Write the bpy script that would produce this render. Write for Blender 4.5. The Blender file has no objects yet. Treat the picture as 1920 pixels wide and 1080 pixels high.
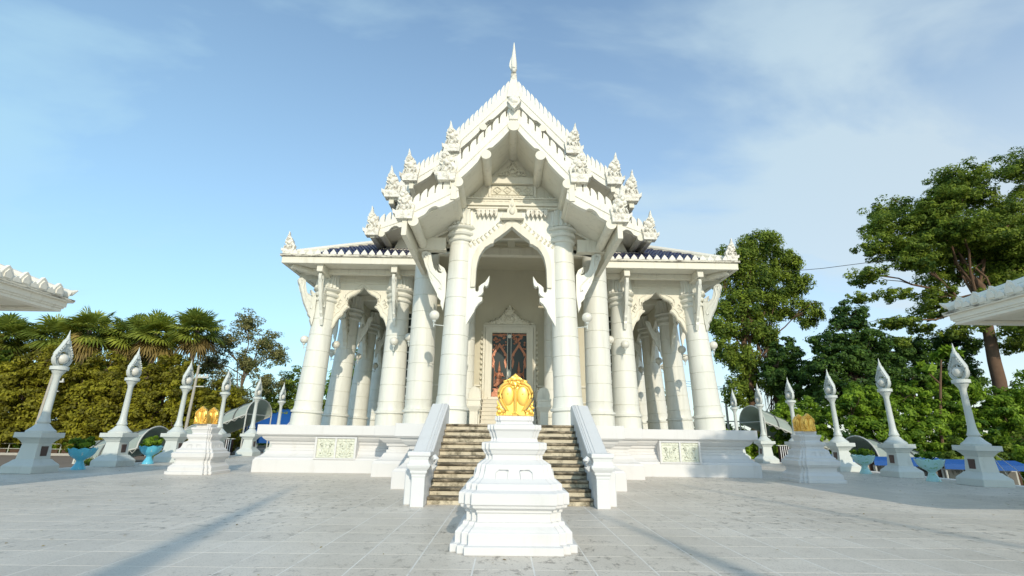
import bpy, bmesh, math, random
import numpy as np
from mathutils import Vector, Matrix
R = math.radians
C = bpy.context.scene.collection
S = bpy.context.scene
random.seed(7)

# ------------------------------------------------------------------ camera
cam = bpy.data.cameras.new('camera'); camo = bpy.data.objects.new('camera', cam); C.objects.link(camo)
cam.sensor_width = 36; cam.lens = 36 * 915.83 / 1920; cam.clip_start = .05; cam.clip_end = 3000
pt, yw, rl = .2933, .0097, .0124
fw = Vector((math.sin(yw) * math.cos(pt), math.cos(yw) * math.cos(pt), math.sin(pt)))
rg = Vector((math.cos(yw), -math.sin(yw), 0)); up = rg.cross(fw)
r2 = rg * math.cos(rl) + up * math.sin(rl); u2 = up * math.cos(rl) - rg * math.sin(rl)
camo.matrix_world = Matrix.Translation((-.136, 0, 1.5)) @ Matrix((r2, u2, -fw)).transposed().to_4x4()
S.camera = camo

# ------------------------------------------------------------------ light, sky, exposure
SUN_EL, SUN_AZ = R(24), R(11.5)            # sun behind the camera, a little to its right
SKY = .15
sun = bpy.data.lights.new('sun', 'SUN'); sun.energy = 2.8; sun.angle = R(.55); sun.color = (1, .90, .74)
suno = bpy.data.objects.new('sun', sun); C.objects.link(suno)
to_sun = Vector((math.sin(SUN_AZ) * math.cos(SUN_EL), -math.cos(SUN_AZ) * math.cos(SUN_EL), math.sin(SUN_EL)))
suno.rotation_euler = to_sun.to_track_quat('Z', 'Y').to_euler()
S.view_settings.view_transform = 'Standard'; S.view_settings.look = 'None'
S.view_settings.gamma = 1; S.view_settings.exposure = .05; S.view_settings.use_curve_mapping = False
S.cycles.max_bounces = 6; S.cycles.transparent_max_bounces = 8; S.cycles.use_denoising = True

W = bpy.data.worlds.new('World'); S.world = W; W.use_nodes = True
nt = W.node_tree; nt.nodes.clear()
def nd(t, kind, **k):
    n = t.nodes.new(kind)
    for a, b in k.items():
        if a.startswith('i_'):
            n.inputs[int(a[2:]) if a[2:].isdigit() else a[2:]].default_value = b
        else: setattr(n, a, b)
    return n
def mth(t, op, a, b=None, c=None, clamp=False):
    n = t.nodes.new('ShaderNodeMath'); n.operation = op; n.use_clamp = clamp
    for i, x in enumerate((a, b, c)):
        if x is None: continue
        if isinstance(x, (int, float)): n.inputs[i].default_value = x
        else: t.links.new(x, n.inputs[i])
    return n.outputs[0]
def ramp(t, fac, stops, interp='LINEAR'):
    n = t.nodes.new('ShaderNodeValToRGB'); n.color_ramp.interpolation = interp
    e = n.color_ramp.elements
    while len(e) < len(stops): e.new(.5)
    for q, (p, c) in zip(e, stops):
        q.position = p; q.color = (c, c, c, 1) if isinstance(c, (int, float)) else (*c, 1)
    t.links.new(fac, n.inputs[0]); return n.outputs[0]
def mixc(t, fac, a, b, mode='MIX'):
    n = t.nodes.new('ShaderNodeMix'); n.data_type = 'RGBA'; n.blend_type = mode; n.clamp_factor = True
    for i, x in ((0, fac), (6, a), (7, b)):
        if isinstance(x, (int, float)): n.inputs[i].default_value = x
        elif isinstance(x, tuple): n.inputs[i].default_value = (*x, 1)
        else: t.links.new(x, n.inputs[i])
    return n.outputs[2]
sky = nd(nt, 'ShaderNodeTexSky', sky_type='NISHITA', sun_disc=False, sun_elevation=SUN_EL, sun_rotation=math.pi - SUN_AZ,
         air_density=1.0, dust_density=.6, ozone_density=1.0)
tc = nd(nt, 'ShaderNodeTexCoord'); sep = nd(nt, 'ShaderNodeSeparateXYZ'); nt.links.new(tc.outputs['Generated'], sep.inputs[0])
X_, Y_, Z_ = sep.outputs
den = mth(nt, 'ADD', mth(nt, 'MAXIMUM', Z_, 0.0), .28)
cx_ = mth(nt, 'DIVIDE', X_, den); cy_ = mth(nt, 'DIVIDE', Y_, den)
comb = nd(nt, 'ShaderNodeCombineXYZ'); nt.links.new(cx_, comb.inputs[0]); nt.links.new(cy_, comb.inputs[1])
def cloud(rot, scl, ns, off, detail=6, rough=.55, dist=.4):
    mp = nd(nt, 'ShaderNodeMapping'); mp.inputs['Rotation'].default_value = (0, 0, rot); mp.inputs['Scale'].default_value = scl
    mp.inputs['Location'].default_value = off
    nt.links.new(comb.outputs[0], mp.inputs[0])
    no = nd(nt, 'ShaderNodeTexNoise', i_Scale=ns, i_Detail=detail, i_Roughness=rough, i_Distortion=dist)
    nt.links.new(mp.outputs[0], no.inputs['Vector']); return no.outputs[0]
c1 = ramp(nt, cloud(R(20), (1, 2.0, 1), 1.15, (3.1, 1.4, 0)), [(.40, 0), (.64, 1)], 'EASE')
c2 = ramp(nt, cloud(R(-12), (1, 1.5, 1), .75, (7.3, 2.2, 0), 4, .5, .2), [(.30, 0), (.62, 1)], 'EASE')
sidef = mth(nt, 'MULTIPLY_ADD', cx_, .30, .30, clamp=True)         # the cloud bank thickens towards the right
c2b = mth(nt, 'MULTIPLY', mth(nt, 'MULTIPLY', c2, ramp(nt, Z_, [(.1, .75), (.40, 1), (.72, .35)])), mth(nt, 'ADD', sidef, .25), clamp=True)
cf = mth(nt, 'ADD', mth(nt, 'MULTIPLY', c1, .60), mth(nt, 'MULTIPLY', c2b, .85), clamp=True)
low = ramp(nt, Z_, [(0.0, .85), (.30, .55), (.75, .18)])                          # thin veil towards the horizon
cf2 = mth(nt, 'MULTIPLY', mth(nt, 'MAXIMUM', cf, low), .80)
skyc = mixc(nt, 1.0, sky.outputs[0], (1.22, 1.48, 1.58), 'MULTIPLY')
cloudc = mixc(nt, sidef, (3.3, 5.2, 6.1), (5.2, 5.15, 5.1))
skym = mixc(nt, cf2, skyc, cloudc)
bg = nd(nt, 'ShaderNodeBackground', i_Strength=SKY); wo = nd(nt, 'ShaderNodeOutputWorld')
nt.links.new(skym, bg.inputs[0]); nt.links.new(bg.outputs[0], wo.inputs[0])

# ------------------------------------------------------------------ materials
def mat(name, col, rough=.6, metal=0, var=.0, vscale=3, bump=0, bscale=40, dirt=None, dfac=.5, dscale=(1.2, 1.2, .5), dlo=.5, dhi=.75,
        spec=.4, coat=0, transl=None, voro=0, vsc=9, facing=None, coord='obj'):
    m = bpy.data.materials.new(name); m.use_nodes = True; t = m.node_tree; b = t.nodes['Principled BSDF']; out = t.nodes['Material Output']
    b.inputs['Roughness'].default_value = rough; b.inputs['Metallic'].default_value = metal; b.inputs['Specular IOR Level'].default_value = spec
    b.inputs['Coat Weight'].default_value = coat
    g = nd(t, 'ShaderNodeNewGeometry'); P = g.outputs['Position']
    if coord == 'local': P = nd(t, 'ShaderNodeTexCoord').outputs['Object']
    c = nd(t, 'ShaderNodeRGB'); c.outputs[0].default_value = (*col, 1); cc = c.outputs[0]
    if var:
        n = nd(t, 'ShaderNodeTexNoise', i_Scale=vscale, i_Detail=5, i_Roughness=.6); t.links.new(P, n.inputs['Vector'])
        v = mth(t, 'MULTIPLY_ADD', n.outputs[0], 2 * var, 1 - var)
        cv = nd(t, 'ShaderNodeCombineColor'); [t.links.new(v, cv.inputs[i]) for i in range(3)]
        cc = mixc(t, 1.0, cc, cv.outputs[0], 'MULTIPLY')
    if dirt:
        mp = nd(t, 'ShaderNodeMapping'); mp.inputs['Scale'].default_value = dscale; t.links.new(P, mp.inputs[0])
        n = nd(t, 'ShaderNodeTexNoise', i_Scale=2.2, i_Detail=8, i_Roughness=.68); t.links.new(mp.outputs[0], n.inputs['Vector'])
        f = ramp(t, n.outputs[0], [(dlo, 0), (dhi, 1)])
        if facing == 'up':   # mould where rain lies
            sp = nd(t, 'ShaderNodeSeparateXYZ'); t.links.new(g.outputs['Normal'], sp.inputs[0])
            f = mth(t, 'MULTIPLY', f, mth(t, 'MULTIPLY_ADD', sp.outputs[2], .7, .3, clamp=True))
        cc = mixc(t, mth(t, 'MULTIPLY', f, dfac), cc, dirt)
    t.links.new(cc, b.inputs['Base Color'])
    if bump or voro:
        n = nd(t, 'ShaderNodeTexNoise', i_Scale=bscale, i_Detail=4); t.links.new(P, n.inputs['Vector']); h = mth(t, 'MULTIPLY', n.outputs[0], bump)
        if voro:
            vv = nd(t, 'ShaderNodeTexVoronoi', i_Scale=vsc, feature='SMOOTH_F1'); t.links.new(P, vv.inputs['Vector'])
            h = mth(t, 'ADD', h, mth(t, 'MULTIPLY', vv.outputs['Distance'], voro))
        bp = nd(t, 'ShaderNodeBump', i_Strength=1.0); bp.inputs['Distance'].default_value = 1; t.links.new(h, bp.inputs['Height']); t.links.new(bp.outputs[0], b.inputs['Normal'])
    if transl:
        tr = nd(t, 'ShaderNodeBsdfTranslucent'); t.links.new(cc, tr.inputs[0]); ms = nd(t, 'ShaderNodeMixShader', i_0=transl)
        t.links.new(b.outputs[0], ms.inputs[1]); t.links.new(tr.outputs[0], ms.inputs[2]); t.links.new(ms.outputs[0], out.inputs[0])
    return m
M = {}
M['cream'] = mat('cream_plaster', (.735, .70, .585), .55, var=.05, vscale=1.3, bump=.0015, bscale=60, dirt=(.40, .36, .27), dfac=.45, dlo=.52, dhi=.78, dscale=(2.2, 2.2, .35))
M['wall'] = mat('shaded_cream_wall', (.60, .56, .43), .6, var=.05, vscale=1.2, bump=.0015, dirt=(.42, .38, .27), dfac=.3, dlo=.5, dhi=.8)  # cream made darker and warmer, the interior's shade put into the colour
M['roofcream'] = mat('weathered_cream_plaster', (.79, .76, .665), .6, var=.06, vscale=2, bump=.002, dirt=(.34, .29, .21), dfac=.5, dlo=.56, dhi=.78, dscale=(2, 2, .8))
M['column'] = mat('column_plaster', (.745, .74, .665), .42, var=.045, vscale=.9, bump=.001, bscale=90, dirt=(.44, .44, .36), dfac=.42, dlo=.50, dhi=.76, dscale=(2.4, 2.4, .3))
M['gutter'] = mat('mould_stained_gutter', (.70, .66, .55), .7, var=.1, vscale=4, bump=.003, dirt=(.07, .055, .04), dfac=.85, dlo=.47, dhi=.60, dscale=(1.2, 1.2, 6))
M['carved'] = mat('carved_plaster', (.79, .76, .665), .6, var=.08, vscale=5, bump=.004, dirt=(.26, .20, .14), dfac=.7, dlo=.50, dhi=.68, dscale=(4, 4, 3), voro=.05, vsc=8)
M['relief'] = mat('relief_plaster', (.75, .71, .58), .6, var=.06, bump=.004, voro=.045, vsc=11)
M['white'] = mat('white_paint', (.67, .665, .655), .5, var=.035, vscale=1.5, bump=.0003, bscale=50, dirt=(.45, .42, .36), dfac=.4, dlo=.54, dhi=.8, dscale=(.9, .9, .2))
M['white_cool'] = mat('white_rail_paint', (.68, .69, .69), .45, var=.03, bump=.001, dirt=(.45, .43, .38), dfac=.3, dlo=.55, dhi=.8)  # slightly cooler white for stair walls, rails and newels
M['stair'] = mat('mouldy_stair_stone', (.62, .55, .41), .85, var=.15, vscale=5, bump=.003, bscale=50, dirt=(.10, .085, .05), dfac=.8, dlo=.50, dhi=.66, dscale=(1.7, 2.5, 2))
M['tread'] = mat('mouldy_step_edge', (.40, .33, .23), .85, var=.25, vscale=6, bump=.003, bscale=40, dirt=(.055, .047, .03), dfac=.92, dlo=.38, dhi=.56, dscale=(1.4, 2, 2))
M['cleanstep'] = mat('pale_step_stone', (.66, .62, .52), .7, var=.06, dirt=(.35, .3, .22), dfac=.4)
M['lamp'] = mat('grey_green_lamp_paint', (.60, .635, .60), .4, var=.04, bump=.001, dirt=(.33, .33, .28), dfac=.45, dlo=.55, dhi=.8)
M['globe'] = mat('opal_globe', (.72, .70, .62), .25, spec=.5)
M['gold'] = mat('gold_leaf', (.93, .60, .14), .38, metal=.6, var=.06, vscale=6, bump=.0004, bscale=30, coord='local')
M['goldcarved'] = mat('carved_gold', (.88, .53, .11), .34, metal=.6, var=.08, vscale=9, bump=.001, voro=.012, vsc=26, coord='local')
M['copper'] = mat('copper_gilding', (.52, .23, .14), .42, metal=.4, var=.25, vscale=14, bump=.003, voro=.02, vsc=30)
M['doordark'] = mat('dark_lacquer', (.018, .028, .024), .3)
M['silver'] = mat('silver_trim', (.55, .55, .48), .4, metal=.3)
M['blue_tile'] = mat('blue_glazed_tile', (.02, .024, .08), .3, var=.4, vscale=9, spec=.5, dirt=(.4, .4, .38), dfac=.6, dlo=.55, dhi=.7, dscale=(3, 3, 3))
M['grille'] = mat('pale_grille', (.66, .68, .57), .5, var=.12, vscale=12, bump=.004, voro=.05, vsc=12)
M['hole_shade'] = mat('grille_hole_shade', (.22, .23, .17), .8)  # dark colour stands in for shade inside the grille holes
M['turq'] = mat('turquoise_glaze', (.12, .52, .70), .25, var=.12, vscale=6, dirt=(.55, .62, .55), dfac=.8, dlo=.60, dhi=.64, dscale=(3, 3, 3), coord='local', coat=.3)
M['turqlight'] = mat('pale_turquoise_glaze', (.42, .70, .70), .25, var=.12, vscale=6, dirt=(.16, .42, .06), dfac=.8, dlo=.57, dhi=.62, dscale=(3, 3, 3), coord='local', coat=.3)
M['plaque'] = mat('bronze_plaque', (.10, .065, .055), .3, metal=.2)
M['concrete'] = mat('old_concrete', (.44, .41, .35), .85, var=.12, bump=.004)
M['canopy'] = mat('grey_polycarbonate', (.46, .52, .46), .3, var=.1, vscale=1.5, transl=.35)
M['steel'] = mat('painted_steel', (.55, .55, .50), .45)
M['darksteel'] = mat('dark_painted_steel', (.10, .105, .10), .5)
M['tarp'] = mat('blue_tarpaulin', (.02, .12, .42), .5, var=.15, vscale=2, transl=.15)
M['tent'] = mat('white_canvas', (.62, .64, .72), .7, transl=.3)
M['striped_dark'] = mat('dark_cloth', (.035, .02, .022), .9)
M['road'] = mat('dusty_road', (.20, .155, .115), .95, var=.15, vscale=.8, bump=.01, bscale=20)
M['soil'] = mat('dark_soil', (.05, .045, .025), .95, var=.4, vscale=.6, bump=.03, bscale=5)
M['grassm'] = mat('grass_green', (.05, .085, .02), .9, var=.3)
M['bark'] = mat('brown_bark', (.13, .085, .055), .9, var=.3, vscale=3, bump=.02, bscale=12)
M['redbark'] = mat('reddish_bark', (.15, .09, .055), .9, var=.25, vscale=3, bump=.015, bscale=12)
M['palmbark'] = mat('grey_palm_bark', (.17, .13, .09), .9, var=.3, vscale=5, bump=.02, bscale=12)
M['photo'] = mat('faded_picture_print', (.17, .16, .14), .35, var=.7, vscale=2.2, dirt=(.45, .42, .36), dfac=.8, dlo=.5, dhi=.54)
M['wire'] = mat('black_cable', (.03, .03, .03), .7)
M['brownboard'] = mat('brown_wood', (.09, .05, .03), .8, var=.2)

def leafmat(name, c1, c2, transl=.3, rough=.55):
    m = bpy.data.materials.new(name); m.use_nodes = True; t = m.node_tree; b = t.nodes['Principled BSDF']; out = t.nodes['Material Output']
    a = nd(t, 'ShaderNodeAttribute', attribute_name='tint')
    cc = mixc(t, a.outputs['Fac'], c1, c2); t.links.new(cc, b.inputs['Base Color'])
    b.inputs['Roughness'].default_value = rough; b.inputs['Specular IOR Level'].default_value = .25
    tr = nd(t, 'ShaderNodeBsdfTranslucent'); t.links.new(cc, tr.inputs[0]); ms = nd(t, 'ShaderNodeMixShader', i_0=transl)
    t.links.new(b.outputs[0], ms.inputs[1]); t.links.new(tr.outputs[0], ms.inputs[2]); t.links.new(ms.outputs[0], out.inputs[0])
    return m
L_olive = leafmat('olive_leaves', (.11, .105, .012), (.46, .43, .035), .42)
L_green = leafmat('green_leaves', (.055, .11, .02), (.36, .45, .055), .44)
L_bright = leafmat('bright_leaves', (.06, .14, .014), (.34, .50, .04), .42)
L_dark = leafmat('dark_leaves', (.022, .065, .018), (.15, .26, .04), .38)
L_dry = leafmat('rusty_leaves', (.10, .13, .04), (.36, .32, .12), .4)
L_palm = leafmat('palm_leaves', (.09, .15, .03), (.42, .46, .07), .35, .45)
L_dead = leafmat('dead_fronds', (.18, .12, .04), (.42, .32, .10))

# floor tiles: tone per tile from the tile's own place on the grid, worn and stained
def floormat():
    m = bpy.data.materials.new('grey_floor_tile'); m.use_nodes = True; t = m.node_tree; b = t.nodes['Principled BSDF']
    g = nd(t, 'ShaderNodeNewGeometry'); P = g.outputs['Position']
    sn = nd(t, 'ShaderNodeVectorMath', operation='SNAP'); mp = nd(t, 'ShaderNodeMapping'); mp.inputs['Location'].default_value = (.49 + .71 * 40, 40 * .71 - .01, 5)
    t.links.new(P, mp.inputs[0]); t.links.new(mp.outputs[0], sn.inputs[0]); sn.inputs[1].default_value = (.71, .71, 10)
    wn = nd(t, 'ShaderNodeTexWhiteNoise', noise_dimensions='3D'); t.links.new(sn.outputs[0], wn.inputs[0])
    n1 = nd(t, 'ShaderNodeTexNoise', i_Scale=.35, i_Detail=6, i_Roughness=.6); t.links.new(P, n1.inputs['Vector'])
    n2 = nd(t, 'ShaderNodeTexNoise', i_Scale=16, i_Detail=8, i_Roughness=.7); t.links.new(P, n2.inputs['Vector'])
    base = mixc(t, ramp(t, n1.outputs[0], [(.3, 0), (.7, 1)]), (.57, .515, .435), (.74, .68, .59))
    v = mth(t, 'MULTIPLY_ADD', wn.outputs['Value'], .10, .93); cv = nd(t, 'ShaderNodeCombineColor'); [t.links.new(v, cv.inputs[i]) for i in range(3)]
    base = mixc(t, 1.0, base, cv.outputs[0], 'MULTIPLY')
    mp2 = nd(t, 'ShaderNodeMapping'); mp2.inputs['Scale'].default_value = (2.0, 1.5, 1); t.links.new(P, mp2.inputs[0])
    n3 = nd(t, 'ShaderNodeTexNoise', i_Scale=2.6, i_Detail=9, i_Roughness=.78, i_Distortion=.3); t.links.new(mp2.outputs[0], n3.inputs['Vector'])
    n4 = nd(t, 'ShaderNodeTexNoise', i_Scale=.22, i_Detail=3); t.links.new(P, n4.inputs['Vector'])
    st = mth(t, 'MULTIPLY', ramp(t, n3.outputs[0], [(.54, 0), (.61, 1)]), ramp(t, n4.outputs[0], [(.40, .15), (.56, 1)]))
    base = mixc(t, mth(t, 'MULTIPLY', st, .85), base, (.15, .13, .105))
    fl = nd(t, 'ShaderNodeTexNoise', i_Scale=42, i_Detail=3, i_Roughness=.5); t.links.new(P, fl.inputs['Vector'])
    base = mixc(t, mth(t, 'MULTIPLY', ramp(t, fl.outputs[0], [(.58, 0), (.64, 1)]), .5), base, (.30, .27, .22))
    base = mixc(t, mth(t, 'MULTIPLY', ramp(t, n2.outputs[0], [(.45, 0), (.7, 1)]), .12), base, (.3, .28, .25))
    t.links.new(base, b.inputs['Base Color'])
    t.links.new(mth(t, 'MULTIPLY_ADD', n1.outputs[0], .25, .36), b.inputs['Roughness']); b.inputs['Specular IOR Level'].default_value = .45
    bp = nd(t, 'ShaderNodeBump', i_Strength=1.0); bp.inputs['Distance'].default_value = 1
    t.links.new(mth(t, 'MULTIPLY', n2.outputs[0], .0012), bp.inputs['Height']); t.links.new(bp.outputs[0], b.inputs['Normal'])
    return m
M['tile'] = floormat()
M['grout'] = mat('pale_grout', (.77, .74, .68), .9, var=.15, vscale=2, dirt=(.25, .22, .18), dfac=.7, dlo=.58, dhi=.7)

# ------------------------------------------------------------------ mesh helpers
class MB:
    def __init__(s): s.v = []; s.f = []; s.sm = []
    def add(s, v, f, sm=False):
        o = len(s.v); s.v += [tuple(p) for p in v]; s.f += [tuple(i + o for i in q) for q in f]; s.sm += [sm] * len(f); return s
    def box(s, x0, x1, y0, y1, z0, z1):
        return s.add([(x0, y0, z0), (x1, y0, z0), (x1, y1, z0), (x0, y1, z0), (x0, y0, z1), (x1, y0, z1), (x1, y1, z1), (x0, y1, z1)],
                     [(0, 3, 2, 1), (4, 5, 6, 7), (0, 1, 5, 4), (1, 2, 6, 5), (2, 3, 7, 6), (3, 0, 4, 7)])
    def prism(s, pts, a, b, ax='y'):
        n = len(pts)
        f = {'y': lambda p, d: (p[0], d, p[1]), 'x': lambda p, d: (d, p[0], p[1]), 'z': lambda p, d: (p[0], p[1], d)}[ax]
        return s.add([f(p, a) for p in pts] + [f(p, b) for p in pts],
                     [tuple(range(n)), tuple(range(2 * n - 1, n - 1, -1))] + [(i, i + n, (i + 1) % n + n, (i + 1) % n) for i in range(n)])
    def loft(s, rings, cap=True, sm=False):
        n = len(rings[0]); v = [p for r in rings for p in r]; f = []
        for k in range(len(rings) - 1):
            for i in range(n): f.append((k * n + i, k * n + (i + 1) % n, (k + 1) * n + (i + 1) % n, (k + 1) * n + i))
        o = len(s.v); s.add(v, f, sm)
        if cap: s.add([], [tuple(o - len(s.v) + i for i in range(n - 1, -1, -1)), tuple(o - len(s.v) + len(v) - n + i for i in range(n))]) if False else \
            (s.f.append(tuple(o + i for i in range(n - 1, -1, -1))), s.f.append(tuple(o + len(v) - n + i for i in range(n))), s.sm.extend([False, False]))
        return s
    def lathe(s, prof, n=24, c=(0, 0), sm=True, flute=0, nf=20):
        rings = []
        for r, z in prof:
            ring = []
            for i in range(n):
                a = 2 * math.pi * i / n; rr = r * (1 + (flute * (1 if i % 2 else -1) if flute else 0)); ring.append((c[0] + rr * math.cos(a), c[1] + rr * math.sin(a), z))
            rings.append(ring)
        return s.loft(rings, True, sm)
    def sphere(s, c, r, n=16, sc=(1, 1, 1)):
        m = max(6, n // 2); rings = []
        for k in range(m + 1):
            a = math.pi * k / m; rr = max(math.sin(a), .02)
            rings.append([(c[0] + r * sc[0] * rr * math.cos(2 * math.pi * i / n), c[1] + r * sc[1] * rr * math.sin(2 * math.pi * i / n), c[2] - r * sc[2] * math.cos(a)) for i in range(n)])
        return s.loft(rings, True, True)
    def tube(s, pts, rad, n=8, sm=True):
        pts = [Vector(p) for p in pts]; rings = []; ref = None
        for i, p in enumerate(pts):
            d = (pts[min(i + 1, len(pts) - 1)] - pts[max(i - 1, 0)]).normalized()
            if ref is None: ref = Vector((0, 0, 1)) if abs(d.z) < .9 else Vector((1, 0, 0))
            u = d.cross(ref)
            if u.length < 1e-4: u = d.orthogonal()
            u.normalize(); w = d.cross(u).normalized(); ref = -w if False else ref
            r = rad[i] if isinstance(rad, (list, tuple)) else rad
            rings.append([tuple(p + (u * math.cos(2 * math.pi * k / n) + w * math.sin(2 * math.pi * k / n)) * r) for k in range(n)])
        return s.loft(rings, True, sm)
    def mirror(s):
        n = len(s.v); s.v += [(-x, y, z) for x, y, z in s.v]; s.f += [tuple(i + n for i in reversed(q)) for q in s.f]; s.sm += s.sm; return s
    def mesh(s, name, m):
        me = bpy.data.meshes.new(name); me.from_pydata(s.v, [], s.f)
        bm = bmesh.new(); bm.from_mesh(me); bmesh.ops.recalc_face_normals(bm, faces=bm.faces); bm.to_mesh(me); bm.free()
        me.polygons.foreach_set('use_smooth', s.sm); me.materials.append(m)
        if any(s.sm): me.set_sharp_from_angle(angle=R(38))
        return me
    def build(s, name, m, parent=None, bev=0, loc=None):
        o = bpy.data.objects.new(name, s.mesh(name, M[m] if isinstance(m, str) else m)); C.objects.link(o)
        if parent: o.parent = parent
        if loc: o.location = loc
        if bev:
            b = o.modifiers.new('bevel', 'BEVEL'); b.width = bev; b.segments = 1; b.limit_method = 'ANGLE'; b.angle_limit = R(40)
        return o
def empty(name, loc=(0, 0, 0), rz=0, parent=None):
    o = bpy.data.objects.new(name, None); C.objects.link(o); o.location = loc; o.rotation_euler = (0, 0, rz); o.empty_display_size = .3
    if parent: o.parent = parent
    return o
def tag(o, label=None, cat=None, group=None, kind=None):
    for k, v in (('label', label), ('category', cat), ('group', group), ('kind', kind)):
        if v: o[k] = v
    return o
def part_of(parent_world, o):       # o is built in world coordinates under a thing that stands elsewhere
    o.parent = parent_world; o.matrix_parent_inverse = Matrix.Translation(-parent_world.location); return o
KIDS = {}
def copy_tree(o, parent=None):
    c = o.copy(); C.objects.link(c)
    if parent: c.parent = parent
    for ch in [x for x in bpy.data.objects if x.parent == o and x != c]: copy_tree(ch, c)
    return c
def inst(name, me, parent=None, loc=(0, 0, 0), rot=(0, 0, 0), sc=(1, 1, 1)):
    o = bpy.data.objects.new(name, me); C.objects.link(o); o.location = loc; o.rotation_euler = rot; o.scale = sc
    if parent: o.parent = parent
    return o
def offset_poly(p, d):              # shrink an axis-aligned counter-clockwise outline by d
    n = len(p); out = []
    for i in range(n):
        a, b, c = p[i - 1], p[i], p[(i + 1) % n]
        def nrm(u, v): l = math.hypot(v[0] - u[0], v[1] - u[1]); return (-(v[1] - u[1]) / l, (v[0] - u[0]) / l)
        n1, n2 = nrm(a, b), nrm(b, c); out.append((b[0] + d * (n1[0] + n2[0]), b[1] + d * (n1[1] + n2[1])))
    return out

# ================================================================== THE GROUND
g = MB(); g.box(-700, 700, -500, 900, -3.2, -2.9); ground = tag(g.build('ground', 'soil'), kind='structure')
g = MB(); g.box(-160, -18.6, -60, 240, -2.88, -.36); tag(g.build('ground_bank', 'soil'), kind='structure')
g = MB(); g.box(-90, -22.5, -40, 38.6, -.355, -.33); g.box(-30, -22.5, 38.6, 120, -.355, -.332); tag(g.build('road', 'road'), kind='structure')
g = MB(); g.box(-90, -30.2, 38.75, 39.05, -.35, -.17); tag(g.build('road_kerb', 'concrete'), kind='structure')
g = MB(); g.box(-18.45, 18.45, -60, 60, -2.85, -.0012); g.box(-18.75, -18.45, -60, 60, -2.85, -.05); g.box(18.45, 18.75, -60, 60, -2.85, -.05)
plat = tag(g.build('platform', 'grout'), kind='structure')
TS = .71; X0 = -.49 - TS * 25; Y0 = .01
def cell(i, j): return X0 + i * TS, Y0 + j * TS
near = []; rest = MB()
def pjx(x, y):
    d = Vector((x + .136, y, -1.5)); z = d.dot(fw)
    return (960 + 915.83 * d.dot(r2) / z, 540 - 915.83 * d.dot(u2) / z) if z > .5 else None
def blocked(x, y):
    return (abs(x) < 1.95 and y > 11.9) or (abs(x) < 3.3 and y > 15) or (abs(x) < 10 and y > 20.7)
for i in range(51):
    for j in range(-18, 84):
        x, y = cell(i, j); p = pjx(x + TS / 2, y + TS / 2)
        if blocked(x, y) and blocked(x + TS, y + TS): continue
        vis = p is not None and -40 < p[0] < 1960 and p[1] < 1120 and y > 4
        near.append((y if vis else 1e3 + y, x, y))
near.sort()
a = TS - .017; ay = TS - .009
H0 = -.004
tl = MB(); tl.add([(0, 0, H0), (a, 0, H0), (a, ay, H0), (0, ay, H0), (.001, .001, 0), (a - .001, .001, 0), (a - .001, ay - .001, 0), (.001, ay - .001, 0)],
                 [(4, 5, 6, 7), (0, 1, 5, 4), (1, 2, 6, 5), (2, 3, 7, 6), (3, 0, 4, 7)])
tme = tl.mesh('tile', M['tile'])
for k, (_, x, y) in enumerate(near):
    x += .0085; y += .0045
    if k < 300: inst('tile', tme, plat, (x, y, 0))
    else: rest.add([(x, y, H0), (x + a, y, H0), (x + a, y + ay, H0), (x, y + ay, H0), (x, y, 0), (x + a, y, 0), (x + a, y + ay, 0), (x, y + ay, 0)],
                   [(4, 5, 6, 7), (0, 1, 5, 4), (1, 2, 6, 5), (2, 3, 7, 6), (3, 0, 4, 7)])
tag(rest.build('tile_field', 'tile', plat), kind='stuff')

# ================================================================== THE TEMPLE
T = tag(empty('temple', (0, 20, 0)), 'ornate white and cream temple with steep tiered gable and round banded columns', 'temple')
def tp(mb, name, m, bev=0): return part_of(T, mb.build(name, m, None, bev))
def te(name, loc): 
    e = empty(name, loc); part_of(T, e); return e
FZ = 1.81
# --- plinth: stepped outline, moulded section
plan = [(-3.38, 15.0), (3.38, 15.0), (3.38, 19.0), (5.0, 19.0), (5.0, 20.6), (10.12, 20.6), (10.12, 46), (-10.12, 46), (-10.12, 20.6), (-5.0, 20.6), (-5.0, 19.0), (-3.38, 19.0)]
prof = [(.0, 0), (.0, .47), (.03, .49), (.05, .55), (.16, .60), (.27, .70), (.33, .82), (.40, .84), (.40, .93), (.46, .94), (.46, 1.06), (.40, 1.07), (.38, 1.16), (.28, 1.20), (.18, 1.30), (.14, 1.39), (.05, 1.40), (.03, 1.43), (.0, 1.44), (.0, FZ)]
mb = MB(); mb.loft([[(x, y, z) for x, y in offset_poly(plan, d)] for d, z in prof]); tp(mb, 'plinth', 'white', .008)
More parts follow.
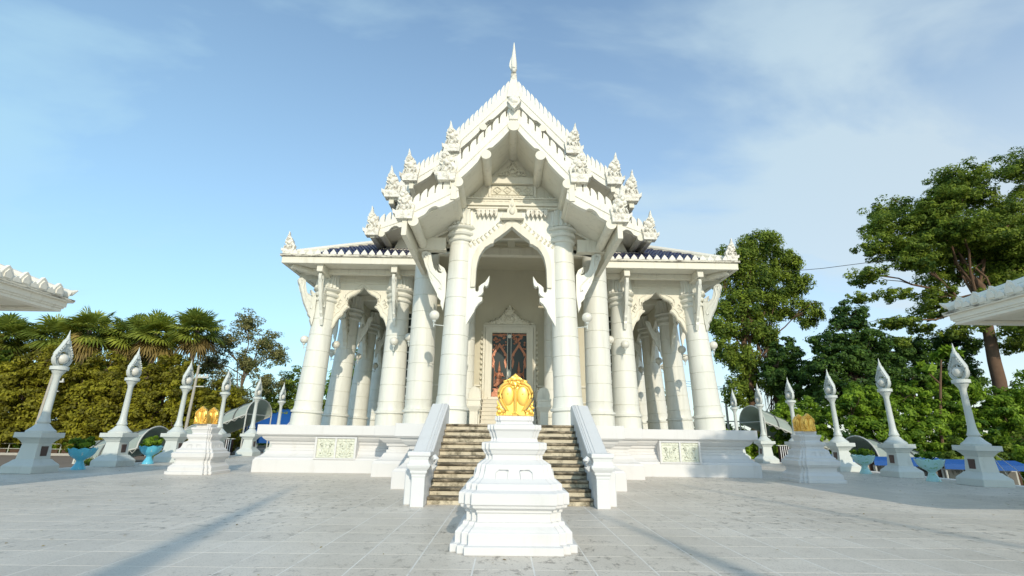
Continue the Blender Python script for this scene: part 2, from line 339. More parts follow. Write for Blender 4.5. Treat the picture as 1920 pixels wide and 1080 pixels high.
# --- basement grilles
def grille(cx):
    e = te('basement_window', (cx, 20.6, .93)); w, h = .78, .40
    mb = MB(); y0, y1 = -.012, .55
    mb.box(-w - .05, -w + .03, y0, y1, -h - .03, h + .03); mb.box(w - .03, w + .05, y0, y1, -h - .03, h + .03)
    mb.box(-w + .03, w - .03, y0, y1, h - .03, h + .03); mb.box(-w + .03, w - .03, y0, y1, -h - .03, -h + .03); mb.box(-.035, .035, y0, y1, -h + .03, h - .03)
    mb.build('window_frame', 'white', e, .006)
    for s in (-1, 1):
        c = s * (w + .005) / 2; ww = (w - .065) / 2; mb = MB(); mb.box(c - ww, c + ww, .06, .09, -h + .03, h - .03)
        mb.box(c - ww, c + ww, .035, .06, h - .13, h - .05); mb.box(c - ww, c + ww, .035, .06, -h + .04, -h + .09)
        for q in range(5):
            a2 = math.pi * (q / 4)
            mb.tube([(c, .05, -h + .12), (c + .14 * math.cos(a2), .045, -h + .12 + .16 * math.sin(a2)), (c + .25 * math.cos(a2), .05, -h + .16 + .40 * math.sin(a2))], [.028, .04, .02], 6)
        for q in (-1, 1):
            mb.tube([(c + q * .06, .045, -.02), (c + q * .17, .04, .06), (c + q * .24, .045, .16), (c + q * .14, .045, .2), (c + q * .12, .045, .12)], .022, 6)
        mb.build('pane', 'grille', e)
        mb = MB()  # dark discs on the solid pane, painted as shaded holes
        for (px, pz) in ((-.13, -.08), (.13, -.08), (-.2, -.2), (.2, -.2), (0, -.26), (-.14, .07), (.14, .07), (0, .04)):
            mb.lathe([(.026, 0), (.026, .006)], 6, (0, 0)); k = len(mb.v) - 12
            for q in range(k, k + 12): x, y, z = mb.v[q]; mb.v[q] = (c + px + x, .056 - z, pz + y)
        mb.build('hole_shade_disc', 'hole_shade', e)
for s in (-1, 1): grille(s * 6.91)

# --- main stair
st = te('main_stair', (0, 11.85, 0))
for k in range(11):
    z0, z1 = k * FZ / 11, (k + 1) * FZ / 11; y = k * .3
    mb = MB()
    mb.box(-1.865, 1.865, y + .035, y + .335, z0, z1 - .076); mb.build('riser', 'stair', st, .003)
    mb = MB(); mb.prism([(y + .335 if k < 10 else y + .36, z1 - .075), (y + .335 if k < 10 else y + .36, z1 - .002), (y + .004, z1 - .002), (y - .01, z1 - .012), (y - .014, z1 - .035), (y - .006, z1 - .058), (y + .012, z1 - .062), (y + .02, z1 - .075)], -1.865, 1.865, 'x'); mb.build('step', 'tread', st, .003)
mb = MB(); mb.prism([(12.2, 0.001), (15.1, .001), (15.1, 1.6)], -1.85, 1.85, 'x'); tp(mb, 'stair_core', 'stair')
# --- stair walls with sloping rails and newels
for s in (-1, 1):
    xs = sorted((s * 1.875, s * 2.37))
    mb = MB(); mb.prism([(11.72, .0), (15.0, .0), (15.3, 1.82), (15.62, 1.82), (15.62, 2.30), (15.45, 2.40), (15.30, 2.40), (11.72, .74)], xs[0], xs[1], 'x'); 
    w = tp(mb, 'stair_wall', 'white_cool', .02)
    mb = MB()
    for q in (.06, .11, .19):
        xx = s * (1.875 + q); mb.tube([(xx, 11.75, .762), (xx, 15.30, 2.405), (xx, 15.45, 2.405)], .014, 6)
    tp(mb, 'rail_moulding', 'white_cool')
    e = te('newel_post', (s * 2.02, 11.52, 0)); mb = MB()
    pr = [(.145, 0), (.145, .6), (.155, .62), (.155, .66), (.185, .70), (.185, .74), (.235, .80), (.255, .84), (.255, .88), (.22, .90), (.205, .96), (.22, 1.03), (.25, 1.05), (.25, 1.13), (.23, 1.14)]
    mb.loft([[(-a_, -a_ * .75, z), (a_, -a_ * .75, z), (a_, a_ * .75 + .1, z), (-a_, a_ * .75 + .1, z)] for a_, z in pr]); mb.build('post', 'white_cool', e, .008)
    mb = MB(); mb.tube([(-s * .30, -.02, 1.05), (-s * .36, -.03, .98), (-s * .35, -.04, .86), (-s * .30, -.03, .78), (-s * .27, 0, .86)], [.05, .07, .06, .04, .02], 8); mb.build('scroll', 'white_cool', e)

# --- columns built of drums
def column_proto(name, zb, ztop, rb, rs, rt, zcap, ndr, capital=True):
    e = te(name, (0, 0, 0)); b = MB()
    b.lathe([(rb, zb), (rb, zb + .46), (rb - .03, zb + .48), (rb - .03, zb + .50), (rb + .05, zb + .53), (rb + .05, zb + .60), (rb - .02, zb + .63), (rb - .03, zb + .68), (rb - .055, zb + .80), (rs + .02, zb + .98)], 28)
    b.build('column_base', 'column', e)
    h = (zcap - (zb + .98)) / ndr
    for k in range(ndr):
        z0 = zb + .98 + k * h; r0 = rs + (rt - rs) * k / ndr; r1 = rs + (rt - rs) * (k + 1) / ndr
        d = MB(); d.lathe([(r0 - .022, z0), (r0 - .022, z0 + .012), (r0, z0 + .028), (r1, z0 + h - .006), (r1 - .008, z0 + h)], 28); d.build('drum', 'column', e)
    if capital:
        c = MB(); z = zcap; H_ = ztop - zcap
        P_ = [(rt, 0), (rt * 1.0, .08), (rt * 1.14, .095), (rt * 1.20, .13), (rt * 1.16, .17), (rt * 1.0, .185), (rt * 1.02, .24), (rt * 1.20, .26), (rt * 1.28, .31), (rt * 1.22, .36), (rt * 1.05, .38), (rt * 1.08, .42), (rt * 1.30, .44), (rt * 1.38, .475), (rt * 1.30, .51), (rt * 1.12, .53)]
        c.lathe([(r, z + q * H_) for r, q in P_], 28); c.build('capital_ring', 'column', e)
        f = MB(); f.lathe([(rt * 1.28, z + .525 * H_), (rt * 1.20, z + .62 * H_), (rt * 1.12, z + .80 * H_), (rt * 1.10, z + .93 * H_), (rt * 1.14, z + .96 * H_), (rt * 1.12, z + .995 * H_), (rt * 1.0, z + H_)], 44, flute=.06, sm=False); f.build('capital_flutes', 'column', e)
    return e
def place(e, x, y, leany=0, first=[]):
    o = e if e.name not in first else None
    if o is None: o = copy_tree(e); o.parent = T
    else: first.append(e.name)
    o.matrix_parent_inverse = Matrix.Translation(-T.location)
    o.location = (x - math.sin(leany) * 1.8, y, 0); o.rotation_euler = (0, leany, 0); return o
pF = column_proto('column', FZ, 9.86, .58, .50, .44, 8.42, 8)
for s in (-1, 1): place(pF, s * 2.07, 17.6, -s * R(1.2))
pM = column_proto('column', FZ, 9.3, .57, .53, .50, 9.2, 9, False)
for s in (-1, 1): place(pM, s * 3.62, 20.05)
pS = column_proto('column', FZ, 8.5, .62, .56, .46, 7.08, 6)
for s in (-1, 1): place(pS, s * 5.08, 21.7)
for s in (-1, 1):
    for k in range(6): place(pS, s * 8.66, 21.7 + 3.6 * k, -s * R(2.6))
for s in (-1, 1): place(pS, s * 5.08, 39.7)
pP = column_proto('pilaster', FZ, 7.6, .38, .33, .30, 7.4, 6, False)
for s in (-1, 1): place(pP, s * 1.98, 23.35)

# --- brackets (kantuai) : flat carved boards with real thickness
BR = [(-3.44, 8.10), (-3.40, 8.21), (-3.26, 8.24), (-3.08, 8.14), (-3.03, 7.87), (-2.95, 7.58), (-2.84, 7.40), (-2.86, 7.51), (-2.77, 7.37), (-2.63, 7.34), (-2.77, 7.71), (-2.54, 7.55), (-2.45, 7.34), (-2.44, 6.50), (-2.51, 5.88), (-2.62, 6.15), (-2.61, 6.26), (-2.75, 6.42), (-2.77, 6.53), (-2.90, 6.77), (-3.02, 6.98), (-3.11, 7.22), (-3.22, 7.54), (-3.30, 7.79), (-3.41, 7.97)]
BRL = [(-(x + 2.44), z - 6.5) for x, z in BR]        # x outward from the shaft, z about the fixing
def bracket(loc, rz, sc=1.0, th=.13):
    e = te('bracket', loc); e.rotation_euler = (0, 0, rz)
    mb = MB(); mb.prism([(x * sc, z * sc) for x, z in BRL], -th / 2, th / 2); mb.build('bracket_board', 'column', e, .012)
    for sg in (-1, 1):
        y = sg * th / 2; mb = MB()
        mb.tube([(x * sc, y, z * sc) for x, z in ((.83, 1.45), (.88, 1.58), (.78, 1.62), (.70, 1.5), (.72, 1.2), (.62, .92), (.45, .72), (.28, .55), (.16, .38), (.18, .2), (.26, .24))], .036 * sc, 6)
        mb.tube([(x * sc, y, z * sc) for x, z in ((.12, .95), (.2, .9), (.3, .98), (.3, 1.1))], .02 * sc, 6)
        mb.tube([(x * sc, y, z * sc) for x, z in ((.5, .55), (.62, .75), (.8, 1.1), (.9, 1.4))], .02 * sc, 6)
        mb.build('scroll_line', 'column', e)
    return e
for s in (-1, 1):
    bracket((s * 2.44, 17.6, 6.5), 0 if s > 0 else math.pi)
    bracket((s * 8.77, 21.36, 6.60), -R(38) if s > 0 else -R(142), .88, .2)
    bracket((s * 8.30, 21.2, 6.62), -math.pi / 2, .92)
    bracket((s * 5.10, 21.17, 6.62), -math.pi / 2, .92)
    for k in range(1, 6): bracket((s * 9.02, 21.7 + 3.6 * k, 6.62), 0 if s > 0 else math.pi, .92)
    # inner brackets of the gallery columns, facing the hall
    for k in range(1, 4): bracket((s * 7.92, 21.7 + 3.6 * k, 6.2), math.pi if s > 0 else 0, .7)

# --- the big pointed arch between the front columns
AI = [(0, 9.16), (.24, 8.94), (.48, 8.74), (.66, 8.60), (.70, 8.46), (.80, 8.44), (1.0, 8.30), (1.12, 8.12), (1.22, 7.91), (1.28, 7.65), (1.31, 7.43), (1.33, 6.73), (1.315, 6.60), (1.25, 6.56), (1.20, 6.62), (1.20, 6.76), (1.10, 6.86), (.97, 6.95), (.81, 7.20), (.82, 6.98), (.86, 6.82), (.93, 6.76), (.99, 6.82), (1.03, 6.70), (1.02, 6.56), (1.10, 6.44), (1.22, 6.38), (1.05, 6.36), (1.06, 6.22), (1.18, 6.12), (1.30, 5.94), (1.34, 5.80), (1.50, 5.52), (1.62, 5.29)]
OUT = [(1.80, 5.29), (1.80, 9.86), (0, 9.86)]
for s in (-1, 1):
    mb = MB(); mb.prism([(s * x, z) for x, z in AI + OUT], 17.30, 17.55); tp(mb, 'arch_panel', 'column', .01)
    band = AI[:12] + [(1.50, 6.72), (1.49, 7.43), (1.47, 7.80), (1.38, 8.12), (1.24, 8.36), (1.06, 8.56), (.88, 8.72), (.84, 8.80), (.5, 9.08), (.25, 9.30), (0, 9.50)]
    mb = MB(); mb.prism([(s * x, z) for x, z in band], 17.22, 17.299); tp(mb, 'arch_moulding', 'cream', .012)
    mb = MB()
    for k in range(9):
        t_ = k / 8; x = .35 + 1.2 * t_; z = 9.33 - .95 * t_ - .12 * math.sin(t_ * 3)
        mb.sphere((s * x, 17.29, z), .05, 8, (1, .45, 1.2))
        mb.tube([(s * x, 17.28, z), (s * (x + .08), 17.26, z + .1), (s * (x + .02), 17.27, z + .17)], [.035, .03, .01], 6)
    tp(mb, 'arch_leaf_trim', 'relief')
    mb = MB()                                             # hanging teardrop fringe
    for k in range(5):
        x = s * (.62 + .165 * k)
        mb.prism([(x - .075, 9.84), (x + .075, 9.84), (x + .06, 9.74), (x + .08, 9.68), (x, 9.50), (x - .08, 9.68), (x - .06, 9.74)], 17.10, 17.18)
        mb.sphere((x + s * .08, 17.13, 9.80), .04, 8)
    tp(mb, 'fringe', 'carved')
mb = MB()                                                  # centre crown over the arch point
cr = [(0, 10.30), (.08, 10.12), (.13, 9.98), (.13, 9.86), (.19, 9.78), (.20, 9.66), (.30, 9.60), (.33, 9.66), (.37, 9.60), (.36, 9.52), (.46, 9.46), (.46, 9.42), (0, 9.42)]
mb.prism(cr + [(-x, z) for x, z in cr[-2:0:-1]], 17.02, 17.22); mb.sphere((0, 17.0, 9.72), .12, 10, (1, .5, 1.3)); mb.sphere((0, 17.0, 9.98), .07, 10, (1, .5, 1.3)); tp(mb, 'crown_ornament', 'cream', .01)

# --- entablature and pediment of the porch
mb = MB()
for z0, z1, y in ((9.862, 9.93, 17.12), (9.93, 9.985, 17.17), (9.985, 10.06, 17.09), (10.06, 10.12, 17.15), (10.12, 10.19, 17.19), (10.19, 10.30, 17.22), (10.30, 10.36, 17.16)):
    w = 1.98 if z0 < 10.1 else 1.88
    mb.box(-w, w, y, 17.62, z0, z1)
tp(mb, 'entablature', 'cream', .006)
mb = MB()
for k in range(27): mb.sphere((-1.69 + .13 * k, 17.17, 10.39), .032, 8)
for k in range(15): mb.prism([(-1.72 + .235 * k, 10.205), (-1.62 + .235 * k, 10.285), (-1.52 + .235 * k, 10.205)], 17.19, 17.22)
tp(mb, 'bead_row', 'cream')
mb = MB(); mb.prism([(-2.02, 10.30), (2.02, 10.30), (1.55, 10.62), (0, 12.40), (-1.55, 10.62)], 17.40, 17.60); tp(mb, 'pediment_wall', 'cream')
mb = MB(); mb.box(-.90, .90, 17.24, 17.40, 11.03, 11.30); mb.box(-.94, .94, 17.22, 17.40, 11.001, 11.045); mb.box(-.92, .92, 17.31, 17.40, 10.44, 10.52)
for s in (-1, 1):
    mb.prism([(s * .90, 11.31), (s * 1.02, 11.31), (s * .02, 12.46), (s * 0, 12.42), (s * 0, 12.33)], 17.28, 17.40)
    mb.box(*sorted((s * .94, s * .84)), 17.30, 17.40, 10.44, 11.0)
tp(mb, 'pediment_frame', 'cream', .008)
mb = MB(); mb.prism([(-.72, 11.37), (.72, 11.37), (0, 12.20)], 17.36, 17.40)
for (x, z, r) in [(0, 11.6, .12), (0, 11.85, .08), (-.25, 11.5, .09), (.25, 11.5, .09), (-.45, 11.46, .07), (.45, 11.46, .07), (-.15, 11.75, .06), (.15, 11.75, .06), (0, 12.02, .05)]:
    mb.sphere((x, 17.36, z), r, 8, (1, .4, 1))
    for s in (-1, 1): mb.tube([(x, 17.34, z - r), (x + s * r * 1.3, 17.33, z), (x + s * r * .5, 17.34, z + r * 1.2)], [.02, .03, .012], 6)
mb.prism([(-.02, 11.9), (-.2, 11.6), (-.14, 11.6), (0, 11.82), (.14, 11.6), (.2, 11.6), (.02, 11.9)], 17.30, 17.36)
tp(mb, 'pediment_relief', 'relief')
mb = MB(); mb.box(-.82, .82, 17.36, 17.40, 10.58, 10.96)
for k in range(4):
    cx = -.6 + .4 * k
    for s in (-1, 1):
        mb.tube([(cx - .17, 17.34, 10.77 + s * .0), (cx, 17.33, 10.77 + s * .15), (cx + .17, 17.34, 10.77)], [.015, .026, .015], 6)
    mb.sphere((cx, 17.35, 10.77), .06, 8, (1, .4, 1))
tp(mb, 'frieze_relief', 'relief')

# --- tiered gables: boards, blades, purlins, eaves, naga finials
blade_mb = MB(); blade_mb.prism([(-.5, -.6), (.48, -.3), (.48, .66), (.42, .95), (.24, .90), (-.08, .74), (-.36, .54), (-.5, .28)], 0, .16); BLADE = blade_mb.mesh('blade', M['roofcream'])
def naga_mesh():
    b = MB()
    b.prism([(-.30, 0), (.34, 0), (.36, .32), (.22, .40), (-.34, .34), (-.46, .42), (-.44, .22), (-.34, .18)], -.12, .30)
    b.prism([(-.22, .30), (.34, .22), (.40, .62), (.26, .80), (.20, 1.02), (.05, 1.12), (-.16, 1.10), (-.30, 1.00), (-.22, .90), (-.30, .78), (-.16, .66), (-.28, .52)], -.05, .24)
    b.prism([(-.24, 1.04), (.08, 1.04), (.14, 1.12), (-.02, 1.30), (-.10, 1.62), (-.18, 1.30), (-.26, 1.16)], .0, .18)
    for x, z, r in [(-.02, .45, .15), (-.24, .50, .08), (.16, .56, .13), (0, .78, .15), (-.2, .86, .08), (.16, .9, .09), (-.12, 1.04, .10), (.02, 1.12, .07), (-.06, .22, .14), (.2, .2, .12), (-.3, .26, .09)]:
        b.sphere((x, -.06, z), r, 8, (1, .7, 1))
    b.lathe([(.12, 0), (.10, .12), (.055, .25), (.012, .52)], 8, (0, 0)); k = len(b.v) - 32
    for q in range(k, k + 32): x, y, z = b.v[q]; b.v[q] = (x - .10 - z * .05, y + .02, z + 1.14)
    for x0 in (-.3, -.18, .0, .14): b.tube([(x0, -.1, .36), (x0 + .1, -.16, .52), (x0 + .02, -.14, .66)], [.04, .045, .01], 6)
    return b.mesh('naga_finial', M['carved'])
NAGA = naga_mesh()
def naga(x, y, z, sc=1.0, flip=1):
    o = bpy.data.objects.new('naga_finial', NAGA); C.objects.link(o); part_of(T, o); o.location = (x, y, z); o.scale = (sc * flip, sc, sc); return o
def gable(Y, Yb, secs, bsp, bh, purl):
    """secs: list of (lower edge in, lower edge out, upper edge in, upper edge out) as (x, z); right half, mirrored"""
    for (li, lo, ui, uo) in secs:
        for s in (-1, 1):
            n = 16; low = []
            for k in range(n + 1):       # wavy lower edge of the bargeboard
                t_ = k / n; w = .07 * abs(math.sin(t_ * 2 * math.pi)) - (.10 if .42 < t_ < .58 else 0)
                low.append((s * (li[0] + (lo[0] - li[0]) * t_), li[1] + (lo[1] - li[1]) * t_ - w))
            mb = MB(); mb.prism(low + [(s * uo[0], uo[1]), (s * ui[0], ui[1])], Y - .10, Y + .10)
            # raised fillet along the board
            f = [(s * (li[0] + (ui[0] - li[0]) * .45), li[1] + (ui[1] - li[1]) * .45), (s * (lo[0] + (uo[0] - lo[0]) * .45), lo[1] + (uo[1] - lo[1]) * .45)]
            mb.tube([(f[0][0], Y - .1, f[0][1]), (f[1][0], Y - .1, f[1][1])], .035, 6)
            board = tp(mb, 'bargeboard', 'roofcream', .008)
            # roof slab behind the board
            ds = .12; mb = MB()
            mb.prism([(s * li[0], li[1] + .03), (s * (lo[0] - .02), lo[1] + .03), (s * (uo[0] - .04), uo[1] - ds), (s * ui[0], ui[1] - ds)], Y + .101, Yb); tp(mb, 'roof_slab', 'cream')
            mb = MB(); nrib = int((Yb - Y) / .34)
            L = math.hypot(uo[0] - ui[0], uo[1] - ui[1])
            mb.prism([(s * (uo[0] + .03), uo[1] - ds), (s * (uo[0] + .03), uo[1] - ds + .05), (s * ui[0], ui[1] - ds + .05), (s * ui[0], ui[1] - ds + .004)], Y + .11, Yb - .02)
            for q in range(nrib):
                yy = Y + .25 + q * .34; mb.tube([(s * ui[0], yy, ui[1] - ds + .05), (s * uo[0], yy, uo[1] - ds + .05)], .05, 5)
            tag(tp(mb, 'roof_tiling', 'blue_tile'), kind='stuff')
            # blades along the upper edge
            nb = max(2, int(abs(uo[0] - ui[0]) / bsp)); dz = (uo[1] - ui[1]) / (uo[0] - ui[0])
            for k in range(nb):
                t_ = (k + .5) / nb; x = ui[0] + (uo[0] - ui[0]) * t_; z = ui[1] + (uo[1] - ui[1]) * t_
                o = inst('blade', BLADE, None, (s * x, Y - .08, z - .04)); o.scale = (-s * bsp * .93, 1, bh * random.uniform(.96, 1.04))
                o.parent = board; o.matrix_parent_inverse = Matrix()
    for x, z, r in purl:
        for s in ((-1, 1) if x > .01 else (1,)):
            mb = MB(); mb.tube([(s * x, Y - .16, z), (s * x, Y + .1, z)], r * 1.08, 16); mb.tube([(s * x, Y + .1, z), (s * x, min(Yb, Y + 3), z)], r, 16); tp(mb, 'purlin', 'cream')
# porch gable (front, lowest)
gable(15.45, 19.0, [((0, 12.34), (2.02, 9.98), (0, 13.02), (2.10, 10.62)), ((1.86, 9.42), (3.68, 8.42), (1.95, 10.02), (3.72, 8.92))], .235, .46,
      [(0, 12.30, .20), (.97, 11.08, .17), (1.92, 9.97, .17), (3.38, 8.45, .17)])
# main gable (middle)
gable(18.5, 44, [((0, 15.85), (2.40, 13.15), (0, 16.68), (2.50, 13.80)), ((2.20, 12.95), (4.22, 11.45), (2.25, 13.35), (4.30, 11.95))], .185, .55,
      [(1.30, 14.35, .15), (3.2, 12.2, .15)])
# rear gable (widest, low sides)
gable(20.2, 43, [((3.6, 12.45), (5.46, 11.62), (3.6, 12.95), (5.50, 12.12)), ((4.3, 10.62), (6.16, 9.92), (4.3, 11.15), (6.20, 10.36))], .24, .50,
      [(5.0, 11.62, .14), (5.75, 9.98, .14)])
for s in (-1, 1):    # box eaves running back from each step
    for (x0, x1, z0, z1, y0, y1) in ((1.96, 2.16, 9.30, 10.02, 15.30, 20.5), (3.58, 3.76, 7.93, 8.86, 15.30, 19.9), (2.34, 2.52, 12.95, 13.75, 18.36, 42), (4.14, 4.32, 11.32, 11.90, 18.36, 42),
                                     (5.34, 5.56, 11.45, 12.06, 20.06, 42.5), (6.04, 6.24, 9.78, 10.30, 20.06, 42.5)):
        mb = MB(); mb.box(*sorted((s * x0, s * x1)), y0, y1, z0, z1); mb.box(*sorted((s * (x1 + .003), s * (x1 + .04))), y0 - .04, y1, z0 + (z1 - z0) * .62, z1 + .04); tp(mb, 'eave_fascia', 'cream', .008)
    naga(s * 2.34, 15.28, 9.98, .92, -s); naga(s * 3.70, 15.28, 8.50, .86, -s)
    naga(s * 2.60, 18.32, 13.05, .95, -s); naga(s * 4.30, 18.32, 11.62, .95, -s)
    naga(s * 5.44, 20.02, 11.72, 1.0, -s); naga(s * 6.16, 20.02, 9.86, .88, -s)
# ridge joints and the tall horn finial
mb = MB(); mb.prism([(-.30, 15.9), (.30, 15.9), (.24, 16.5), (.13, 16.85), (.09, 17.1), (-.09, 17.1), (-.13, 16.85), (-.24, 16.5)], 18.30, 18.62); tp(mb, 'ridge_block', 'roofcream', .02)
e = te('horn_finial', (0, 18.38, 17.0))
mb = MB(); mb.tube([(0, .05, -.1), (0, -.05, .12), (-.01, -.10, .3)], [.16, .13, .10], 10); mb.sphere((-.0, -.14, .22), .13, 10, (.9, 1, 1.2)); mb.sphere((0, -.24, .34), .07, 8)
mb.build('horn_neck', 'carved', e)
mb = MB(); mb.tube([(0, -.08, .30), (0, -.10, .6), (-.005, -.08, 1.1), (.0, 0, 1.6), (0, .05, 1.97)], [.145, .14, .10, .055, .02], 8)
mb.prism([(-.14, .35), (-.21, .55), (-.19, .75), (-.08, 1.15), (-.05, 1.1), (-.08, .4)], -.1, .0); mb.build('horn', 'roofcream', e, .01)
mb = MB(); mb.sphere((-.0, 15.22, 13.20), .27, 16, (1, 1, .95)); mb.prism([(-.26, 13.15), (0, 12.80), (.26, 13.15), (.08, 13.30), (-.08, 13.30)], 15.02, 15.2); tp(mb, 'ridge_ball', 'carved')
mb = MB(); mb.prism([(-.16, 12.55), (.16, 12.55), (.20, 12.9), (0, 13.32), (-.20, 12.9)], 15.28, 15.50); tp(mb, 'ridge_key', 'roofcream', .02)
# gable walls behind the boards
mb = MB(); mb.prism([(-4.0, 11.0), (4.0, 11.0), (4.0, 11.7), (2.3, 13.1), (0, 15.75), (-2.3, 13.1), (-4.0, 11.7)], 20.6, 20.8); tp(mb, 'gable_wall', 'cream')
mb = MB(); mb.prism([(-5.6, 9.6), (5.6, 9.6), (5.3, 10.3), (4.3, 11.0), (4.9, 11.8), (3.6, 12.6), (-3.6, 12.6), (-4.9, 11.8), (-4.3, 11.0), (-5.3, 10.3)], 21.5, 21.7); tp(mb, 'gable_wall', 'cream')
mb = MB()                      # porch ceiling, side gable walls and ties
mb.box(-3.5, 3.5, 19.0, 19.25, 9.42, 9.9); mb.box(-3.7, 3.7, 19.9, 20.2, 9.0, 9.34); mb.box(-.16, .16, 19.98, 20.14, 9.341, 10.6)
for s in (-1, 1):
    mb.box(*sorted((s * 2.52, s * 3.60)), 17.45, 17.75, 8.30, 8.76); mb.box(*sorted((s * 2.50, s * 3.62)), 17.43, 17.77, 8.25, 8.299)
    mb.prism([(s * 2.5, 9.25), (s * 2.35, 9.10), (s * 3.45, 8.45), (s * 3.55, 8.62)], 17.5, 17.7)
    mb.box(*sorted((s * 3.42, s * 3.62)), 17.76, 19.9, 8.30, 8.62)
tp(mb, 'porch_tie_beam', 'cream', .01)
mb = MB()
for s in (-1, 1):
    mb.prism([(s * 1.97, 8.8), (s * 3.5, 8.8), (s * 3.5, 8.45), (s * 1.97, 9.35)], 18.6, 18.7)
mb.prism([(-3.5, 9.35), (3.5, 9.35), (1.9, 10.2), (0, 12.4), (-1.9, 10.2)], 20.62, 20.7); tp(mb, 'porch_back_wall', 'cream')

# --- gallery roof round the hall
ZE = 8.53
for s in (-1, 1):
    mb = MB(); mb.box(*sorted((s * 3.78, s * 9.92)), 20.0, 20.16, ZE, ZE + .30); mb.box(*sorted((s * 9.76, s * 9.92)), 20.16, 45, ZE, ZE + .30); tp(mb, 'gallery_fascia', 'cream', .01)
    mb = MB(); mb.box(*sorted((s * 3.78, s * 10.0)), 19.92, 20.3, ZE + .303, ZE + .40); mb.box(*sorted((s * 9.70, s * 10.0)), 20.3, 45, ZE + .303, ZE + .40); tp(mb, 'gallery_gutter', 'gutter', .01)
    mb = MB(); mb.box(*sorted((s * 3.62, s * 9.75)), 20.165, 24.0, ZE + .05, ZE + .12); mb.box(*sorted((s * 5.7, s * 9.75)), 24.0, 45, ZE + .05, ZE + .12); tp(mb, 'gallery_ceiling', 'cream')
for s in (-1, 1):
    mb = MB()
    mb.box(*sorted((s * 3.9, s * 9.3)), 20.9, 21.12, ZE - .18, ZE + .046); mb.box(*sorted((s * 3.9, s * 8.9)), 22.5, 22.7, ZE - .22, ZE + .046)
    for x in (5.08, 8.3): mb.box(*sorted((s * (x - .13), s * (x + .13))), 20.165, 23.9, ZE - .30, ZE + .045)
    mb.box(*sorted((s * 8.3, s * 8.56)), 23.9, 44, ZE - .30, ZE + .045)
    for k in range(6): mb.box(*sorted((s * 5.75, s * 9.75)), 21.58 + 3.6 * k, 21.82 + 3.6 * k, ZE - .24, ZE + .044)
    mb.tube([(s * 9.6, 20.3, ZE - .02), (s * 8.4, 21.6, ZE - .08)], .14, 10); tp(mb, 'gallery_beam', 'cream', .01)
k_ = .56
for s in (-1, 1):
    t_ = 4.2; mb = MB(); z0 = ZE + .40; z1 = z0 + k_ * t_
    A = [(s * 3.7, 20.0, z0), (s * 9.95, 20.0, z0), (s * (9.95 - t_), 20 + t_, z1), (s * 3.7, 20 + t_, z1)]
    B = [(s * 9.95, 20.0, z0), (s * 9.95, 45, z0), (s * (9.95 - t_), 45 - t_, z1), (s * (9.95 - t_), 20 + t_, z1)]
    mb.add(A, [(0, 1, 2, 3)]); mb.add(B, [(0, 1, 2, 3)])
    mb.add([(p[0], p[1], p[2] - .08) for p in A], [(3, 2, 1, 0)]); mb.add([(p[0], p[1], p[2] - .08) for p in B], [(3, 2, 1, 0)])
    tp(mb, 'gallery_roof', 'cream')
    mb = MB(); n = int((9.7 - 3.7) / .165)
    for q in range(n):                       # rows of half-round tiles climbing the slope
        x = 9.78 - q * .165; run = min(t_, 9.95 - x - .1)
        if run < .25 or x > 8.45: continue
        m_ = max(1, int(run / .34))
        for w in range(m_):
            a0 = .05 + w * .34; a1 = a0 + .36
            if a1 > run: break
            mb.tube([(s * x, 20 + a0, z0 + k_ * a0 + .035), (s * x, 20 + a1, z0 + k_ * a1 + .005)], [.075, .062], 6)
    tag(tp(mb, 'gallery_tiling', 'blue_tile'), kind='stuff')
    mb = MB(); mb.tube([(s * 9.9, 20.05, z0 + .06), (s * 7.9, 22.05, z0 + .10 + k_ * 2), (s * (9.95 - t_), 20 + t_, z1 + .10)], [.10, .13, .14], 8); tp(mb, 'hip_ridge', 'roofcream')
    mb = MB(); mb.box(*sorted((s * 3.9, s * 5.9)), 24.0, 24.3, z1 - .1, z1 + .4); mb.box(*sorted((s * 5.6, s * 5.8)), 24.2, 41, z1 - .1, z1 + .35); mb.box(*sorted((s * 4.3, s * 6.0)), 21.3, 21.5, 9.35, 9.75); tp(mb, 'roof_upstand', 'cream')
    naga(s * 9.72, 20.06, z0 + .02, .66, -s)
af = MB(); af.prism([(-.115, 0), (.115, 0), (.13, .08), (.08, .15), (0, .26), (-.08, .15), (-.13, .08)], 0, .05)
AF = af.mesh('antefix', M['roofcream'])
for s in (-1, 1):
    for k in range(17): part_of(T, inst('antefix', AF, None, (s * (4.05 + .335 * k), 20.0, ZE + .40), (0, 0, 0), (1, 1, random.uniform(.92, 1.05))))
    mb = MB()
    for k in range(70): mb.box(*sorted((s * 9.88, s * 9.93)), 20.4 + .335 * k, 20.62 + .335 * k, ZE + .40, ZE + .62)
    tag(tp(mb, 'side_antefix_row', 'roofcream'), kind='stuff')

